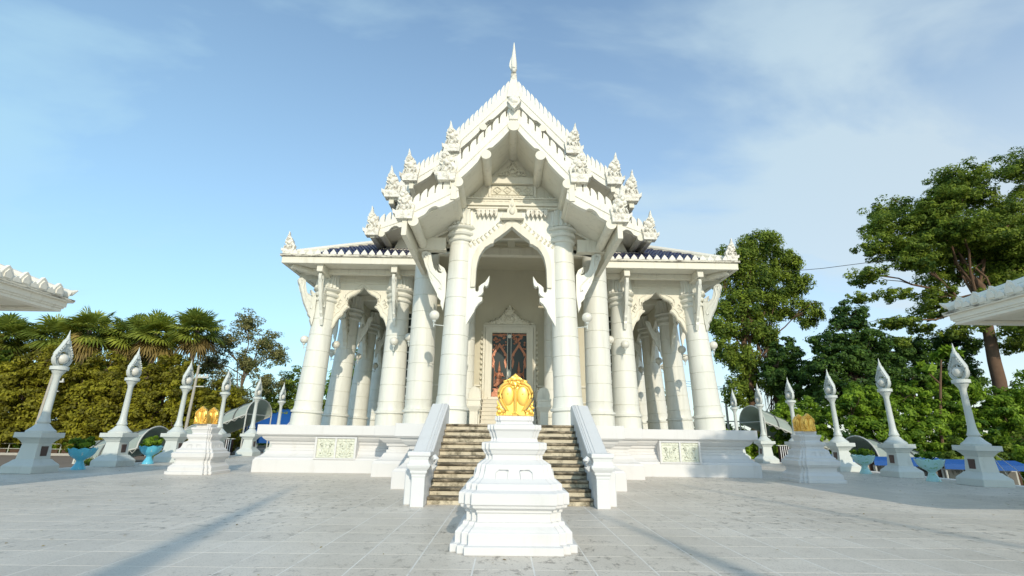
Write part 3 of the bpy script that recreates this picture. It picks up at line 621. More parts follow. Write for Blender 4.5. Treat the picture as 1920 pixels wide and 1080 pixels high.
# --- lobed arches between the gallery columns
SA = [(0, 7.94), (.20, 7.72), (.38, 7.58), (.55, 7.50), (.66, 7.38), (.69, 7.22), (.65, 7.08), (.56, 7.0), (.68, 6.93), (.80, 6.78), (.86, 6.60), (1.0, 6.50), (1.10, 6.30), (1.16, 6.12), (1.28, 5.95), (1.34, 5.62)]
def side_arch(cx, cy, rz, w=1.62, detail=True):
    e = te('arch_panel', (cx, cy, 0)); e.rotation_euler = (0, 0, rz)
    for s in (-1, 1):
        mb = MB(); mb.prism([(s * x, z) for x, z in SA + [(w, 5.62), (w, 8.62), (0, 8.62)]], -.09, .09); mb.build('arch_board', 'cream', e, .008)
        if detail:
            mb = MB(); off = [(x + .0, z) for x, z in SA]
            mb.tube([(s * (x + .03), -.1, z + .05) for x, z in SA], .035, 6); mb.tube([(s * (x * 1.04 + .10), -.1, z + .20) for x, z in SA[:-3]], .022, 6)
            for (x, z) in ((1.02, 6.95), (1.2, 6.75), (1.25, 6.45), (.95, 7.15)): mb.tube([(s * x, -.1, z), (s * (x + .12), -.12, z + .1), (s * (x + .04), -.11, z + .2), (s * (x - .03), -.1, z + .12)], [.03, .035, .03, .015], 6)
            mb.build('arch_moulding', 'cream', e)
    if detail:
        mb = MB(); mb.box(-w + .02, w - .02, -.15, -.091, 8.10, 8.16)
        for q in range(7): mb.box(-1.3 + .4 * q, -1.275 + .4 * q, -.105, -.091, 8.17, 8.6)
        mb.build('frieze_strip', 'cream', e)
for s in (-1, 1):
    side_arch(s * 6.74, 21.7, 0)
    for k in range(5): side_arch(s * 8.40, 23.5 + 3.6 * k, math.pi / 2, 1.62, k < 3)

# --- hall: walls, door, steps
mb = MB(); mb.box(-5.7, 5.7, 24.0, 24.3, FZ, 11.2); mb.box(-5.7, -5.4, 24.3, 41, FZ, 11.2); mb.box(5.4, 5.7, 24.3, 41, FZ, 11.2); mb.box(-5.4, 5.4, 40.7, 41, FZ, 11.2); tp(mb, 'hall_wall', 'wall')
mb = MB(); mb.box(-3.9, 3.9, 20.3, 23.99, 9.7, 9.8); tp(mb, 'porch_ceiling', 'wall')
mb = MB()
for s in (-1, 1):
    mb.box(*sorted((s * 1.35, s * 4.3)), 23.93, 23.998, 3.75, 3.84); mb.box(*sorted((s * 1.35, s * 4.3)), 23.95, 23.998, 3.0, 3.07); mb.box(*sorted((s * 1.35, s * 4.3)), 23.90, 23.998, FZ, 2.2)
tp(mb, 'wall_moulding', 'cream', .008)
for s in (-1, 1):     # louvred windows of the hall front
    e = te('louvre_window', (s * 4.95, 23.95, 4.8)); mb = MB(); mb.box(-.62, -.52, -.06, .04, -2.3, 2.6); mb.box(.52, .62, -.06, .04, -2.3, 2.6); mb.box(-.52, .52, -.06, .04, 2.5, 2.6); mb.box(-.52, .52, -.06, .04, -2.3, -2.2); mb.build('window_frame', 'cream', e)
    mb = MB(); mb.box(-.52, .52, .0, .03, -2.2, 2.5); mb.build('pane', 'doordark', e)
    for q in range(11): mb = MB(); mb.box(-.52, .52, -.05, -.005, -2.0 + .42 * q, -1.93 + .42 * q); mb.build('slat', 'lamp', e)
d = te('temple_door', (0, 23.95, 3.25)); DH = 3.12
mb = MB()
for s in (-1, 1): mb.box(*sorted((s * .85, s * 1.18)), -.16, .04, -.1, DH + .30)
mb.box(-.85, .85, -.16, .04, DH, DH + .30)
for s in (-1, 1): mb.box(*sorted((s * 1.19, s * 1.30)), -.10, .04, -.1, DH + .42)
mb.box(-1.30, 1.30, -.12, .04, DH + .301, DH + .42); mb.box(-1.0, 1.0, -.3, .04, -.14, -.0); mb.build('door_frame', 'cream', d, .01)
mb = MB(); dp = [(0, 1.45), (.10, 1.22), (.24, 1.10), (.30, .92), (.48, .84), (.56, .68), (.80, .62), (.98, .52), (1.22, .52), (1.28, .44), (0, .43)]
dp = [(x, z + DH) for x, z in dp]; mb.prism(dp + [(-x, z) for x, z in dp[-2:0:-1]], -.12, .0)
for s in (-1, 1):
    for (x, z) in ((.2, .95), (.42, .72), (.66, .58), (.9, .5), (.1, 1.15)):
        mb.tube([(s * x, -.14, DH + z - .1), (s * (x + .12), -.17, DH + z), (s * (x + .03), -.16, DH + z + .12), (s * (x - .04), -.14, DH + z + .04)], [.03, .04, .03, .012], 6)
mb.sphere((0, -.14, DH + .68), .26, 12, (1, .25, .75))
for s in (-1, 1):
    for q in range(12): mb.sphere((s * 1.36, -.05, .4 + q * .25), .07, 8, (.8, .6, 1.2))
mb.build('door_pediment', 'relief', d)
for s in (-1, 1):
    mb = MB(); mb.box(*sorted((s * .10, s * .85)), -.04, .0, 0, DH); mb.build('door_leaf', 'doordark', d)
    mb = MB()      # gilded pointed arch and canopy carving of the leaf
    c = s * .475
    mb.prism([(c, 2.62), (c + .36, 2.05), (c + .36, 1.75), (c + .30, 2.0), (c + .24, 1.95), (c + .2, 2.12), (c, 2.42), (c - .2, 2.12), (c - .24, 1.95), (c - .30, 2.0), (c - .36, 1.75), (c - .36, 2.05)], -.10, -.041)
    for q in range(34):
        x = c + random.uniform(-.33, .33); z = random.uniform(2.25, 3.05)
        if z < 2.62 - abs(x - c) * 1.5: continue
        mb.sphere((x, -.05, z), random.uniform(.04, .065), 6, (1, .5, 1))
    mb.box(*sorted((s * .11, s * .84)), -.06, -.041, 3.0, 3.06)
    for sx in (-1, 1): mb.prism([(c + sx * .30, 1.95), (c + sx * .36, 1.5), (c + sx * .30, 1.35), (c + sx * .22, 1.7)], -.08, -.041)
    mb.build('gilded_canopy', 'copper', d)
    mb = MB()      # generic kneeling guardian in relief
    mb.sphere((c, -.08, 1.28), .09, 10, (.9, .8, 1.1)); mb.tube([(c, -.08, 1.34), (c, -.08, 1.48), (c, -.08, 1.70)], [.075, .04, .01], 8)
    mb.sphere((c, -.08, 1.02), .14, 10, (1, .6, 1.3)); mb.sphere((c, -.08, .76), .17, 10, (1.1, .6, .9))
    mb.tube([(c - s * .12, -.08, 1.14), (c - s * .22, -.1, .98), (c - s * .08, -.14, 1.02)], [.05, .045, .03], 8); mb.tube([(c + s * .12, -.08, 1.14), (c + s * .24, -.1, .95), (c + s * .2, -.14, 1.2)], [.05, .045, .03], 8)
    mb.tube([(c, -.1, .7), (c - s * .25, -.12, .82), (c - s * .22, -.1, .45)], [.11, .09, .06], 8); mb.tube([(c, -.1, .7), (c + s * .2, -.12, .5), (c + s * .05, -.1, .42)], [.11, .09, .06], 8)
    mb.tube([(c + s * .24, -.08, .5), (c + s * .24, -.08, 1.55)], .018, 6); mb.build('guardian_relief', 'copper', d)
    mb = MB(); mb.box(*sorted((s * .12, s * .83)), -.09, -.041, .02, .22); mb.prism([(c - .3, .22), (c + .3, .22), (c + .22, .36), (c - .22, .36)], -.08, -.041); mb.box(c - .3, c + .3, -.07, -.041, .36, .41); mb.build('relief_plinth', 'copper', d)
mb = MB(); mb.box(-.10, -.075, -.07, .0, 0, DH); mb.box(.075, .10, -.07, .0, 0, DH); mb.lathe([(.10, 0), (.10, .04)], 12); k = len(mb.v) - 24
for q in range(k, k + 24): x, y, z = mb.v[q]; mb.v[q] = (x, -.07 - z, 2.95 + y)
mb.prism([(0, 1.35), (.10, 1.12), (0, .89), (-.10, 1.12)], -.10, -.07); mb.build('door_trim', 'silver', d)
mb = MB(); mb.box(-.075, .075, -.05, .0, 0, DH); mb.build('door_gap', 'doordark', d)
ds = te('door_stair', (0, 0, FZ))
for q in range(7):
    mb = MB(); z0, z1 = q * .19, (q + 1) * .19; y = 21.85 + q * .27; mb.box(-1.22, 1.22, y + .03, 23.9 if q > 5 else y + .33, z0, z1 - .04); mb.box(-1.25, 1.25, y, y + .31 if q < 6 else 23.9, z1 - .04, z1 - .001); mb.build('step', 'cleanstep', ds)
for s in (-1, 1):
    mb = MB(); mb.prism([(21.7, 0), (23.9, 0), (23.9, 1.75), (23.2, 1.75), (22.6, 1.45), (22.1, 1.15), (21.8, .9)], *sorted((s * 1.26, s * 1.62)), 'x'); mb.build('stair_wall', 'cream', ds, .02)
    e = te('inner_newel', (s * 1.46, 21.0, FZ)); mb = MB()
    mb.loft([[(-a_, -a_, z), (a_, -a_, z), (a_, a_, z), (-a_, a_, z)] for a_, z in ((.17, 0), (.17, .62), (.19, .66), (.28, .80), (.30, .84), (.30, .90), (.27, .92), (.27, 1.06), (.30, 1.08), (.30, 1.16))]); mb.build('post', 'cream', e, .01)
    mb = MB(); mb.prism([(-.26, 1.161), (.26, 1.161), (.27, 1.35), (.18, 1.60), (0, 1.68), (-.18, 1.60), (-.27, 1.35)], .05, .30); mb.build('round_cap', 'cream', e, .02)

# ================================================================== globe lamps on the columns
def globe_lamp(x, y, z, bx, by, label):
    e = tag(empty('globe_lamp', (x, y, z)), label, 'wall lamp', 'globe lamps on the temple columns')
    mb = MB(); mb.sphere((0, 0, 0), .185, 20); mb.build('globe', 'globe', e)
    mb = MB(); mb.lathe([(.055, -.24), (.07, -.19), (.05, -.16)], 10); mb.tube([(0, 0, -.24), (0, 0, -.42)], .02, 6); mb.tube([(0, 0, -.34), (bx * .5, by * .5, -.34), (bx, by, -.34)], .018, 6); mb.build('lamp_bracket', 'lamp', e)
for s, nm in ((-1, 'left'), (1, 'right')):
    globe_lamp(s * 2.76, 17.2, 5.62, -s * .35, .2, f'white globe lamp on the tall front column {nm} of the porch arch')
    globe_lamp(s * 4.98, 20.85, 5.32, 0, .5, f'globe lamp hanging in front of the {nm} gallery column nearest the stairs')
    globe_lamp(s * 4.46, 21.4, 5.62, -s * .25, .1, f'white globe lamp between the {nm} gallery column and the broad pillar')
    globe_lamp(s * 9.18, 21.7, 5.50, -s * .30, 0, f'outermost globe lamp on the outer side of the {nm} corner column')
    globe_lamp(s * 8.12, 22.75, 5.47, s * .15, -.5, f'globe lamp just behind the {nm} corner column of the gallery')
    globe_lamp(s * 8.12, 26.35, 5.47, s * .15, -.5, f'globe lamp behind the second column of the {nm} gallery')
    globe_lamp(s * 8.12, 29.95, 5.47, s * .15, -.5, f'small distant globe lamp behind the third column of the {nm} gallery')
    globe_lamp(s * 9.18, 25.3, 5.50, -s * .30, 0, f'globe lamp on the outer side of the second {nm} gallery column')
    globe_lamp(s * 9.18, 28.9, 5.50, -s * .30, 0, f'globe lamp on the outer side of the third {nm} gallery column')

# ================================================================== boundary-stone pedestals with gilded stones
def redent(w, z):
    a_, b_ = w * .88, w * .76
    q = [(w, b_), (a_, b_), (a_, a_), (b_, a_), (b_, w)]; pts = []
    pts = [(b_, -w), (b_, -a_), (a_, -a_), (a_, -b_), (w, -b_), (w, b_), (a_, b_), (a_, a_), (b_, a_), (b_, w)]
    return [(x, y, z) for x, y in pts + [(-x, -y) for x, y in pts]]
PP = [(.86, 0), (.86, .10), (.80, .11), (.80, .25), (.78, .265), (.76, .29), (.71, .33), (.70, .37), (.66, .375), (.66, .48), (.68, .49), (.68, .52), (.74, .55), (.745, .585), (.77, .595), (.77, .74), (.735, .755), (.68, .775), (.68, .85), (.64, .87), (.58, .92), (.55, 1.0), (.535, 1.10), (.50, 1.12), (.455, 1.15), (.42, 1.17), (.42, 1.23), (.44, 1.245), (.46, 1.29), (.48, 1.31), (.48, 1.40), (.40, 1.405), (.355, 1.415), (.345, 1.46), (.36, 1.50), (.38, 1.56), (.405, 1.59), (.405, 1.655), (.31, 1.66), (.285, 1.67), (.275, 1.70), (.295, 1.72), (.295, 1.785)]
def sema_pedestal(loc, label):
    e = tag(empty('stone_pedestal', loc), label, 'pedestal', 'stepped white pedestals round the temple')
    mb = MB(); mb.loft([redent(w, z) for w, z in PP]); mb.build('pedestal_body', 'white', e, .006)
    for r_ in range(4):
        for sx in (-1, 1):
            mb = MB(); pts = [(sx * .26, -.595, .88), (sx * .26, -.575, 1.0), (sx * .22, -.57, 1.035), (sx * .08, -.573, 1.03), (sx * .09, -.585, .96), (sx * .10, -.6, .88)]
            mb.tube(pts, .007, 6); o = mb.build('lotus_outline', 'white', e); o.rotation_euler = (0, 0, r_ * math.pi / 2)
    return e
def sema(loc, label, rz=0, w=1.0):
    e = tag(empty('boundary_stone', loc, rz), label, 'boundary stone', 'gilded leaf-shaped boundary stones'); e.scale = (w if w == 1 else .82, w, w)
    ol = [(0, .645), (.05, .60), (.11, .555), (.20, .525), (.17, .51), (.235, .455), (.275, .37), (.275, .29), (.25, .22), (.21, .15), (.17, .10), (.15, .055), (.16, .0)]
    full = ol + [(-x, z) for x, z in ol[:0:-1]]
    mb = MB(); mb.prism(full, -.045, .075); mb.build('stone_body', 'gold', e, .01)
    mb = MB()
    for s in (-1, 1):
        mb.tube([(s * .03, -.05, .47), (s * .13, -.055, .49), (s * .215, -.055, .44), (s * .255, -.055, .35), (s * .24, -.055, .25), (s * .185, -.055, .15), (s * .135, -.055, .08), (s * .165, -.055, .045), (s * .185, -.055, .075)], [.012, .02, .024, .024, .022, .02, .018, .015, .01], 8)
        mb.tube([(s * .05, -.05, .44), (s * .12, -.052, .45), (s * .19, -.052, .40), (s * .215, -.052, .33), (s * .20, -.052, .25), (s * .15, -.052, .16), (s * .10, -.052, .07)], .009, 6)
        mb.sphere((s * .112, -.042, .30), .11, 20, (.9, .24, 1.4)); mb.sphere((s * .115, -.069, .325), .012, 8)
    mb.tube([(0, -.055, .03), (0, -.062, .25), (0, -.06, .43)], [.022, .026, .02], 8); mb.build('stone_relief', 'gold', e)
    mb = MB()
    mb.prism([(0, .37), (-.05, .42), (-.11, .50), (-.16, .515), (-.10, .555), (0, .63), (.10, .555), (.16, .515), (.11, .50), (.05, .42)], -.062, -.04)
    for (x, z, r_) in ((0, .43, .03), (-.04, .47, .03), (.04, .47, .03), (-.09, .50, .025), (.09, .50, .025)): mb.sphere((x, -.065, z), r_, 8)
    mb.tube([(-.13, -.06, .52), (0, -.075, .545), (.13, -.06, .52)], .014, 6)
    mb.build('stone_carving', 'goldcarved', e, .004)
    mb = MB(); mb.prism([(-.09, .0), (0, .085), (.09, .0), (.06, .0), (0, .055), (-.06, .0)], -.075, -.045); mb.build('chevron', 'goldcarved', e, .004)
    for s in (-1, 1):
        mb = MB(); mb.prism([(s * .10, 0), (s * .285, 0), (s * .29, .055), (s * .25, .085), (s * .30, .12), (s * .27, .15), (s * .285, .24), (s * .235, .17), (s * .19, .10), (s * .15, .07)], -.03, .06)
        mb.sphere((s * .24, -.035, .06), .04, 8, (1, .5, 1)); mb.sphere((s * .255, -.035, .13), .028, 8, (1, .5, 1.3))
        mb.build('flame_ornament', 'goldcarved', e, .004)
    return e
sema_pedestal((0, 7.93, 0), 'large white stepped pedestal in the foreground before the stairs')
sema((0.01, 7.72, 1.787), 'big gilded leaf-shaped stone on the foreground pedestal')
sema_pedestal((-11.72, 19.85, 0), 'white stepped pedestal carrying two gold stones left of the temple')
sema((-11.76, 19.45, 1.787), 'golden leaf-shaped stone standing in front on the left side pedestal', 0, 1.02)
sema((-11.72, 20.12, 1.787), 'golden leaf-shaped stone standing behind the other on the left side pedestal', 0, 1.02)
sema_pedestal((11.32, 19.3, 0), 'shaded white stepped pedestal carrying two gold stones right of the temple')
sema((11.28, 18.95, 1.787), 'ochre leaf-shaped stone standing in front on the right side pedestal', 0, 1.02)
sema((11.32, 19.60, 1.787), 'ochre leaf-shaped stone standing behind the other on the right side pedestal', 0, 1.02)

# ================================================================== lamp posts
def lamp_post():
    e = empty('lamp_post'); mb = MB()
    pr = [(.56, 0), (.56, .24), (.53, .29), (.43, .39), (.38, .46), (.335, .47), (.29, 1.02), (.32, 1.05), (.345, 1.10), (.42, 1.19), (.45, 1.21), (.50, 1.22), (.50, 1.40)]
    mb.loft([[(-a_, -a_, z), (a_, -a_, z), (a_, a_, z), (-a_, a_, z)] for a_, z in pr]); mb.build('pedestal_block', 'lamp', e, .01)
    mb = MB(); mb.box(.30, .335, -.13, .13, .58, .92); mb.build('plaque', 'plaque', e)
    mb = MB(); mb.lathe([(.44, 1.401), (.44, 1.46), (.40, 1.49), (.30, 1.58), (.22, 1.68), (.17, 1.72), (.20, 1.76), (.205, 1.79), (.18, 1.84), (.155, 1.93), (.135, 2.03), (.125, 2.2), (.105, 3.42), (.12, 3.45), (.12, 3.48), (.15, 3.54), (.20, 3.62), (.225, 3.68), (.29, 3.70), (.29, 3.83)], 20); mb.build('shaft', 'lamp', e)
    half = [(0, .15), (.03, .26), (.10, .345), (.20, .40), (.31, .42), (.43, .405), (.54, .36), (.64, .30), (.74, .235), (.84, .175), (.94, .125), (1.04, .085)]
    prof_ = [(w * .92, 3.832 + z) for z, w in half]; outer = [(0, 4.93)] + [(-w, z) for w, z in prof_[::-1]] + [(w, z) for w, z in prof_]; n = len(outer); zc = 4.14; inner = []
    for y, z in outer:
        a_ = math.atan2(z - zc, y) if z < 4.75 else math.pi / 2 - max(-.5, min(.5, -y * -3.2)) ; inner.append((.255 * math.cos(a_), zc + .272 * math.sin(a_)))
    mb = MB(); v = []; f = []
    for x0 in (-.05, .05): v += [(x0, y, z) for y, z in outer] + [(x0 * .8, y, z) for y, z in inner]
    for k in range(n):
        j = (k + 1) % n; f += [(k, j, n + j, n + k), (2 * n + k, 3 * n + k, 3 * n + j, 2 * n + j), (k, 2 * n + k, 2 * n + j, j), (n + k, n + j, 3 * n + j, 3 * n + k)]
    mb.add(v, f, False)
    for sx in (-1, 1):
        mb.tube([(sx * .055, y * .96, zc + (z - zc) * .96) for y, z in outer] , .028, 6); mb.tube([(sx * .05, y * 1.06, (z - zc) * 1.06 + zc) for y, z in inner], .016, 6)
        for k in (3, 4, 5, 6, n - 3, n - 4, n - 5, n - 6):
            y, z = outer[k]; mb.tube([(sx * .085, y * .8, zc + (z - zc) * .8), (sx * .10, y * .88, zc + (z - zc) * .88 + .02), (sx * .085, y * .8 + (.03 if y > 0 else -.03), zc + (z - zc) * .8 + .06)], [.02, .03, .01], 6)
    top = outer[0][1] - .04
    mb.lathe([(.11, top - .18), (.095, top - .05), (.075, top), (.085, top + .02), (.05, top + .08), (.055, top + .12), (.03, top + .2), (.008, 5.26)], 10); mb.build('flame_frame', 'lamp', e)
    mb = MB(); mb.sphere((0, 0, zc - .01), .205, 20); mb.build('globe', 'globe', e)
    mb = MB(); mb.lathe([(.10, 3.95), (.10, 4.0)], 12); mb.build('lamp_socket', 'darksteel', e)
    return e
LP = lamp_post(); order = ['nearest', 'second nearest', 'third', 'fourth', 'fifth', 'farthest']
extra = {-1: ['beside the first blue planter', 'between the two blue planters', 'beyond the second blue planter', 'just behind the left gold-stone pedestal', 'in front of the arched canopy', 'beside the temple corner'],
         1: ['at the far right edge of the terrace', 'between the two pale planters', 'left of the pale planter by the awnings', 'just behind the gold-stone pedestal', 'before the arched canopy', 'before the twin poles']}
first = True
for s in (-1, 1):
    for k in range(6):
        o = LP if first else copy_tree(LP); first = False
        sc = 1.82 if s < 0 else 1.745
        o.location = (s * 9.5906 * sc - .136 * (1 - sc), (10.4836 + 2.1513 * k) * sc, 0); o.rotation_euler = (0, 0, 0 if s < 0 else math.pi)
        o.scale = (1, 1, 1) if s < 0 else (.965, .965, .965)
        o.rotation_euler.x = R(random.uniform(-.6, .6)); o.rotation_euler.y = R(random.uniform(-.5, .5))
        tag(o, f"grey flame-topped lamp, {order[k]} of {'left' if s < 0 else 'right'} row, {extra[s][k]}", 'lamp post', 'flame-topped lamp posts along the terrace')

# ================================================================== foliage generator
rng = np.random.default_rng(5)
def leaf_object(name, P_, N_, size, m, parent=None, tint=None):
    n = len(P_); N_ = N_ / np.linalg.norm(N_, axis=1)[:, None]
    r = rng.normal(size=(n, 3)); u = np.cross(N_, r); u /= np.linalg.norm(u, axis=1)[:, None]; w = np.cross(N_, u)
    sz = size * rng.uniform(.6, 1.35, n)[:, None]
    a1 = P_ - u * sz; a2 = P_ - w * sz * .5 + N_ * sz * .12; a3 = P_ + u * sz * 1.0; a4 = P_ + w * sz * .5 + N_ * sz * .12
    V = np.stack([a1, a2, a3, a4], 1).reshape(-1, 3).astype('f4')
    me = bpy.data.meshes.new(name); me.vertices.add(4 * n); me.loops.add(4 * n); me.polygons.add(n)
    me.vertices.foreach_set('co', V.ravel()); me.loops.foreach_set('vertex_index', np.arange(4 * n, dtype='i4'))
    me.polygons.foreach_set('loop_start', np.arange(0, 4 * n, 4, dtype='i4')); me.update(calc_edges=True)
    if tint is None: tint = rng.uniform(0, 1, n)
    at = me.attributes.new('tint', 'FLOAT', 'FACE'); at.data.foreach_set('value', np.clip(tint, 0, 1).astype('f4'))
    me.materials.append(m); o = bpy.data.objects.new(name, me); C.objects.link(o)
    if parent: o.parent = parent
    return o
def crown_points(clumps, n, hollow=.55, sub=14, droop=0, tuft=1.0):
    """every clump breaks into smaller tufts; leaves sit in the tufts"""
    cl = np.array(clumps, float); w = (cl[:, 3] * cl[:, 5]); w = w / w.sum(); Ps = []; Ns = []; Ts = []
    for c, ww in zip(cl, w):
        m_ = int(n * ww); k = max(4, int(sub * (c[3] * c[5]) ** .5))
        d = rng.normal(size=(k, 3)); d /= np.linalg.norm(d, axis=1)[:, None]
        rad = rng.uniform(hollow, 1.0, k)[:, None]; tc_ = c[:3] + d * rad * c[3:6]; tr = tuft * rng.uniform(.22, .42, k) * (c[3] * c[4] * c[5]) ** (1 / 3); tt = rng.normal(.45, .22, k)
        idx = rng.integers(0, k, m_); dd = rng.normal(size=(m_, 3)); dd /= np.linalg.norm(dd, axis=1)[:, None]
        rr = rng.uniform(.25, 1, m_)[:, None] ** .5 * tr[idx][:, None]
        p = tc_[idx] + dd * rr * np.array([1.1, 1.1, .75])
        if droop: p[:, 2] -= droop * rng.uniform(0, 1, m_) ** 2
        nn = dd * .7 + d[idx] * .5 + rng.normal(size=(m_, 3)) * .45 + np.array([0, 0, .45])
        Ps.append(p); Ns.append(nn); Ts.append(tt[idx] + rng.normal(0, .16, m_))
    return np.concatenate(Ps), np.concatenate(Ns), np.concatenate(Ts)
def limb(mb, a_, b_, r0, r1, wob=.25, n=6):
    a_ = Vector(a_); b_ = Vector(b_); pts = []; L = (b_ - a_).length
    for k in range(n + 1):
        t_ = k / n; p = a_.lerp(b_, t_) + Vector((random.uniform(-1, 1), random.uniform(-1, 1), random.uniform(-.5, .8))) * wob * L * .12 * math.sin(math.pi * t_)
        p.z += .10 * L * math.sin(math.pi * t_) * (1 if b_.z > a_.z else .3); pts.append(p)
    mb.tube(pts, [r0 + (r1 - r0) * k / n for k in range(n + 1)], 14 if r0 > .2 else 7); return pts
def tree(name, loc, clumps, n, size, lm, label, cat, group=None, trunk=(.3, .12), bark='bark', fork=.35, sub=14, hollow=.55, droop=0, lean=(0, 0), nolimb=False):
    """clumps are given relative to loc"""
    e = tag(empty(name, loc), label, cat, group)
    top = max(c[2] for c in clumps); mb = MB(); cxm = sum(c[0] for c in clumps) / len(clumps); fz = top * fork; f_ = (lean[0], lean[1], fz)
    limb(mb, (0, 0, -.4), f_, trunk[0], trunk[0] * .75, .12)
    up_ = (cxm * .6 + lean[0] * .4, lean[1], top * .85); limb(mb, f_, up_, trunk[0] * .74, trunk[1] * .4, .35)
    if not nolimb:
        for c in clumps:
            if len(clumps) > 30 and random.random() < .55: continue
            t_ = random.uniform(.05, .8 if len(clumps) > 30 else .5); s0 = Vector(f_).lerp(Vector(up_), t_)
            pts = limb(mb, s0, (c[0], c[1], c[2]), trunk[1] * .62 * (1 - .4 * t_), .03, .5)
            for q in range(3):
                p = pts[random.randint(3, 5)]; limb(mb, p, (c[0] + random.uniform(-.8, .8) * c[3], c[1] + random.uniform(-.8, .8) * c[4], c[2] + random.uniform(-.5, .8) * c[5]), .05, .015, .5, 4)
    mb.build('trunk', bark, e)
    P_, N_, T_ = crown_points(clumps, int(n * 2.1), hollow, sub * 2.2, droop, .75); leaf_object('crown', P_, N_, size * .66, lm, e, T_)
    return e
def blob(n, x, y, z, r, sz, seed):
    rs = random.Random(seed); out = []
    for _ in range(n): out.append((rs.uniform(-x, x), rs.uniform(-y, y), rs.uniform(z[0], z[1]), r * rs.uniform(.7, 1.2), r * rs.uniform(.7, 1.2), sz * rs.uniform(.7, 1.2)))
    return out

# ---- left side: olive bushy trees, fan palms, thin rusty tree
olv = [(-44, 40, 9.3, 3.6, 'at the left edge'), (-38.2, 41, 7.6, 3.4, 'behind the nearest lamp post'), (-33.2, 41, 7.3, 3.2, 'behind the utility pole'), (-28.6, 42, 7.4, 3.1, 'behind the second lamp post'), (-24.6, 43, 5.2, 2.6, 'behind the third lamp post')]
for k, (x, y, h, w, t_) in enumerate(olv):
    h += .7; cl = [(0, 0, h - 1.3, w * .55, w * .5, 1.5), (-w * .5, -.3, h * .68, w * .5, w * .5, 1.8), (w * .5, -.4, h * .62, w * .5, w * .5, 1.8), (0, -.9, h * .45, w * .62, w * .5, 1.9), (-w * .6, -.6, h * .36, w * .5, w * .5, 1.6), (w * .6, -.7, h * .30, w * .5, w * .5, 1.6), (0, -1.0, 1.7, w * .6, w * .5, 1.3), (-w * .6, .2, 1.4, w * .5, w * .5, 1.2)]
    tree('bushy_tree', (x, y, -.35), cl, 15000, .20, L_olive, f'dense yellow-olive bushy tree reaching the ground {t_}', 'tree', 'olive bushy trees on the left', (.25, .10), 'bark', .3, sub=18, hollow=.6)
tree('bushy_tree', (-50, 44, -.35), blob(7, 3, 1.5, (2, 8.5), 2.4, 2.2, 4), 9000, .24, L_green, 'green bushy tree filling the far left behind the pavilion roof', 'tree', None, (.3, .1))
for k, (x, h, w) in enumerate(((-46, 9.6, 3.0), (-41.5, 9.0, 2.8), (-37, 9.4, 2.8), (-32.5, 9.0, 2.6))):
    tree('leafy_tree', (x, 48.5, -.35), [(0, 0, h - 1.2, w * .7, w * .5, 1.5), (-w * .6, 0, h * .7, w * .6, w * .5, 1.6), (w * .6, 0, h * .72, w * .6, w * .5, 1.6), (0, -.5, h * .5, w * .8, w * .5, 1.8)], 6500, .24, (L_green, L_bright)[k % 2], f"leafy green tree behind the palms, {['farthest left', 'second from the left', 'third from the left', 'rightmost, beside the separate palm'][k]}", 'tree', 'leafy trees behind the fan palms', (.25, .1), 'bark', .4)
def palm(loc, h, nf, seed, label, old=True, rr=1.75):
    rs = random.Random(seed); e = tag(empty('fan_palm', loc), label, 'palm', 'fan palms above the bushy trees')
    mb = MB(); limb(mb, (0, 0, -.4), (0, 0, h), .24, .19, .1); mb.build('trunk', 'palmbark', e)
    V = []; F = []; Tn = []; V2 = []; F2 = []; T2 = []; st_ = MB()
    for q in range(nf):
        az = rs.uniform(0, 2 * math.pi); el = math.asin(rs.uniform(-.75, 1.0)) if q < nf * .85 else rs.uniform(-1.3, -.9)
        dead = el < -.62; d = Vector((math.cos(az) * math.cos(el), math.sin(az) * math.cos(el), math.sin(el)))
        pl = rs.uniform(.9, 1.5); c0 = Vector((0, 0, h + .1)); c = c0 + d * pl; c.z -= .15
        side = d.cross(Vector((0, 0, 1)))
        if side.length < .05: side = Vector((1, 0, 0))
        side.normalize(); nrm = side.cross(d).normalized(); st_.tube([c0, c0.lerp(c, .5) + Vector((0, 0, .08)), c], [.04, .03, .02], 4)
        L_ = rr * rs.uniform(.75, 1.1); ns = 22; tw = rs.uniform(-.5, .5); side2 = side * math.cos(tw) + nrm * math.sin(tw); nr2 = nrm * math.cos(tw) - side * math.sin(tw)
        tint = rs.uniform(.1, .95)
        for k in range(ns):
            a_ = (k / (ns - 1) - .5) * R(235); dr = d * math.cos(a_) + side2 * math.sin(a_)
            l_ = L_ * (1 - .22 * abs(a_) / 2) * rs.uniform(.88, 1.05); wd = dr.cross(nr2).normalized() * l_ * .062
            fold = nr2 * .05 * (1 if k % 2 else -1)
            mid = c + dr * l_ * .58 + fold; tip = c + dr * l_; tip.z -= .22 * l_ * (1 if not dead else 1.6); mid.z -= .03
            tv, tf, tt = (V2, F2, T2) if dead else (V, F, Tn)
            o = len(tv); tv += [tuple(c), tuple(mid + wd), tuple(tip), tuple(mid - wd)]; tf.append((o, o + 1, o + 2, o + 3)); tt.append(tint + rs.uniform(-.12, .12))
    st_.build('stalks', L_palm, e)
    for nm, v, f, t_, m in (('fronds', V, F, Tn, L_palm), ('dead_fronds', V2, F2, T2, L_dead)):
        if not f: continue
        me = bpy.data.meshes.new(nm); me.from_pydata(v, [], f); at = me.attributes.new('tint', 'FLOAT', 'FACE'); at.data.foreach_set('value', np.clip(t_, 0, 1).astype('f4')); me.materials.append(m)
        o = bpy.data.objects.new(nm, me); C.objects.link(o); o.parent = e
pl = [(-47.5, 46, 10.2, 'leftmost, under the pavilion eave'), (-43.6, 47, 10.5, 'second from the left, behind the pavilion eave'), (-39.6, 46, 10.9, 'third from the left, just right of the pavilion roof'), (-36.4, 47, 10.8, 'fourth from the left'), (-33.3, 46, 10.7, 'fifth from the left')]
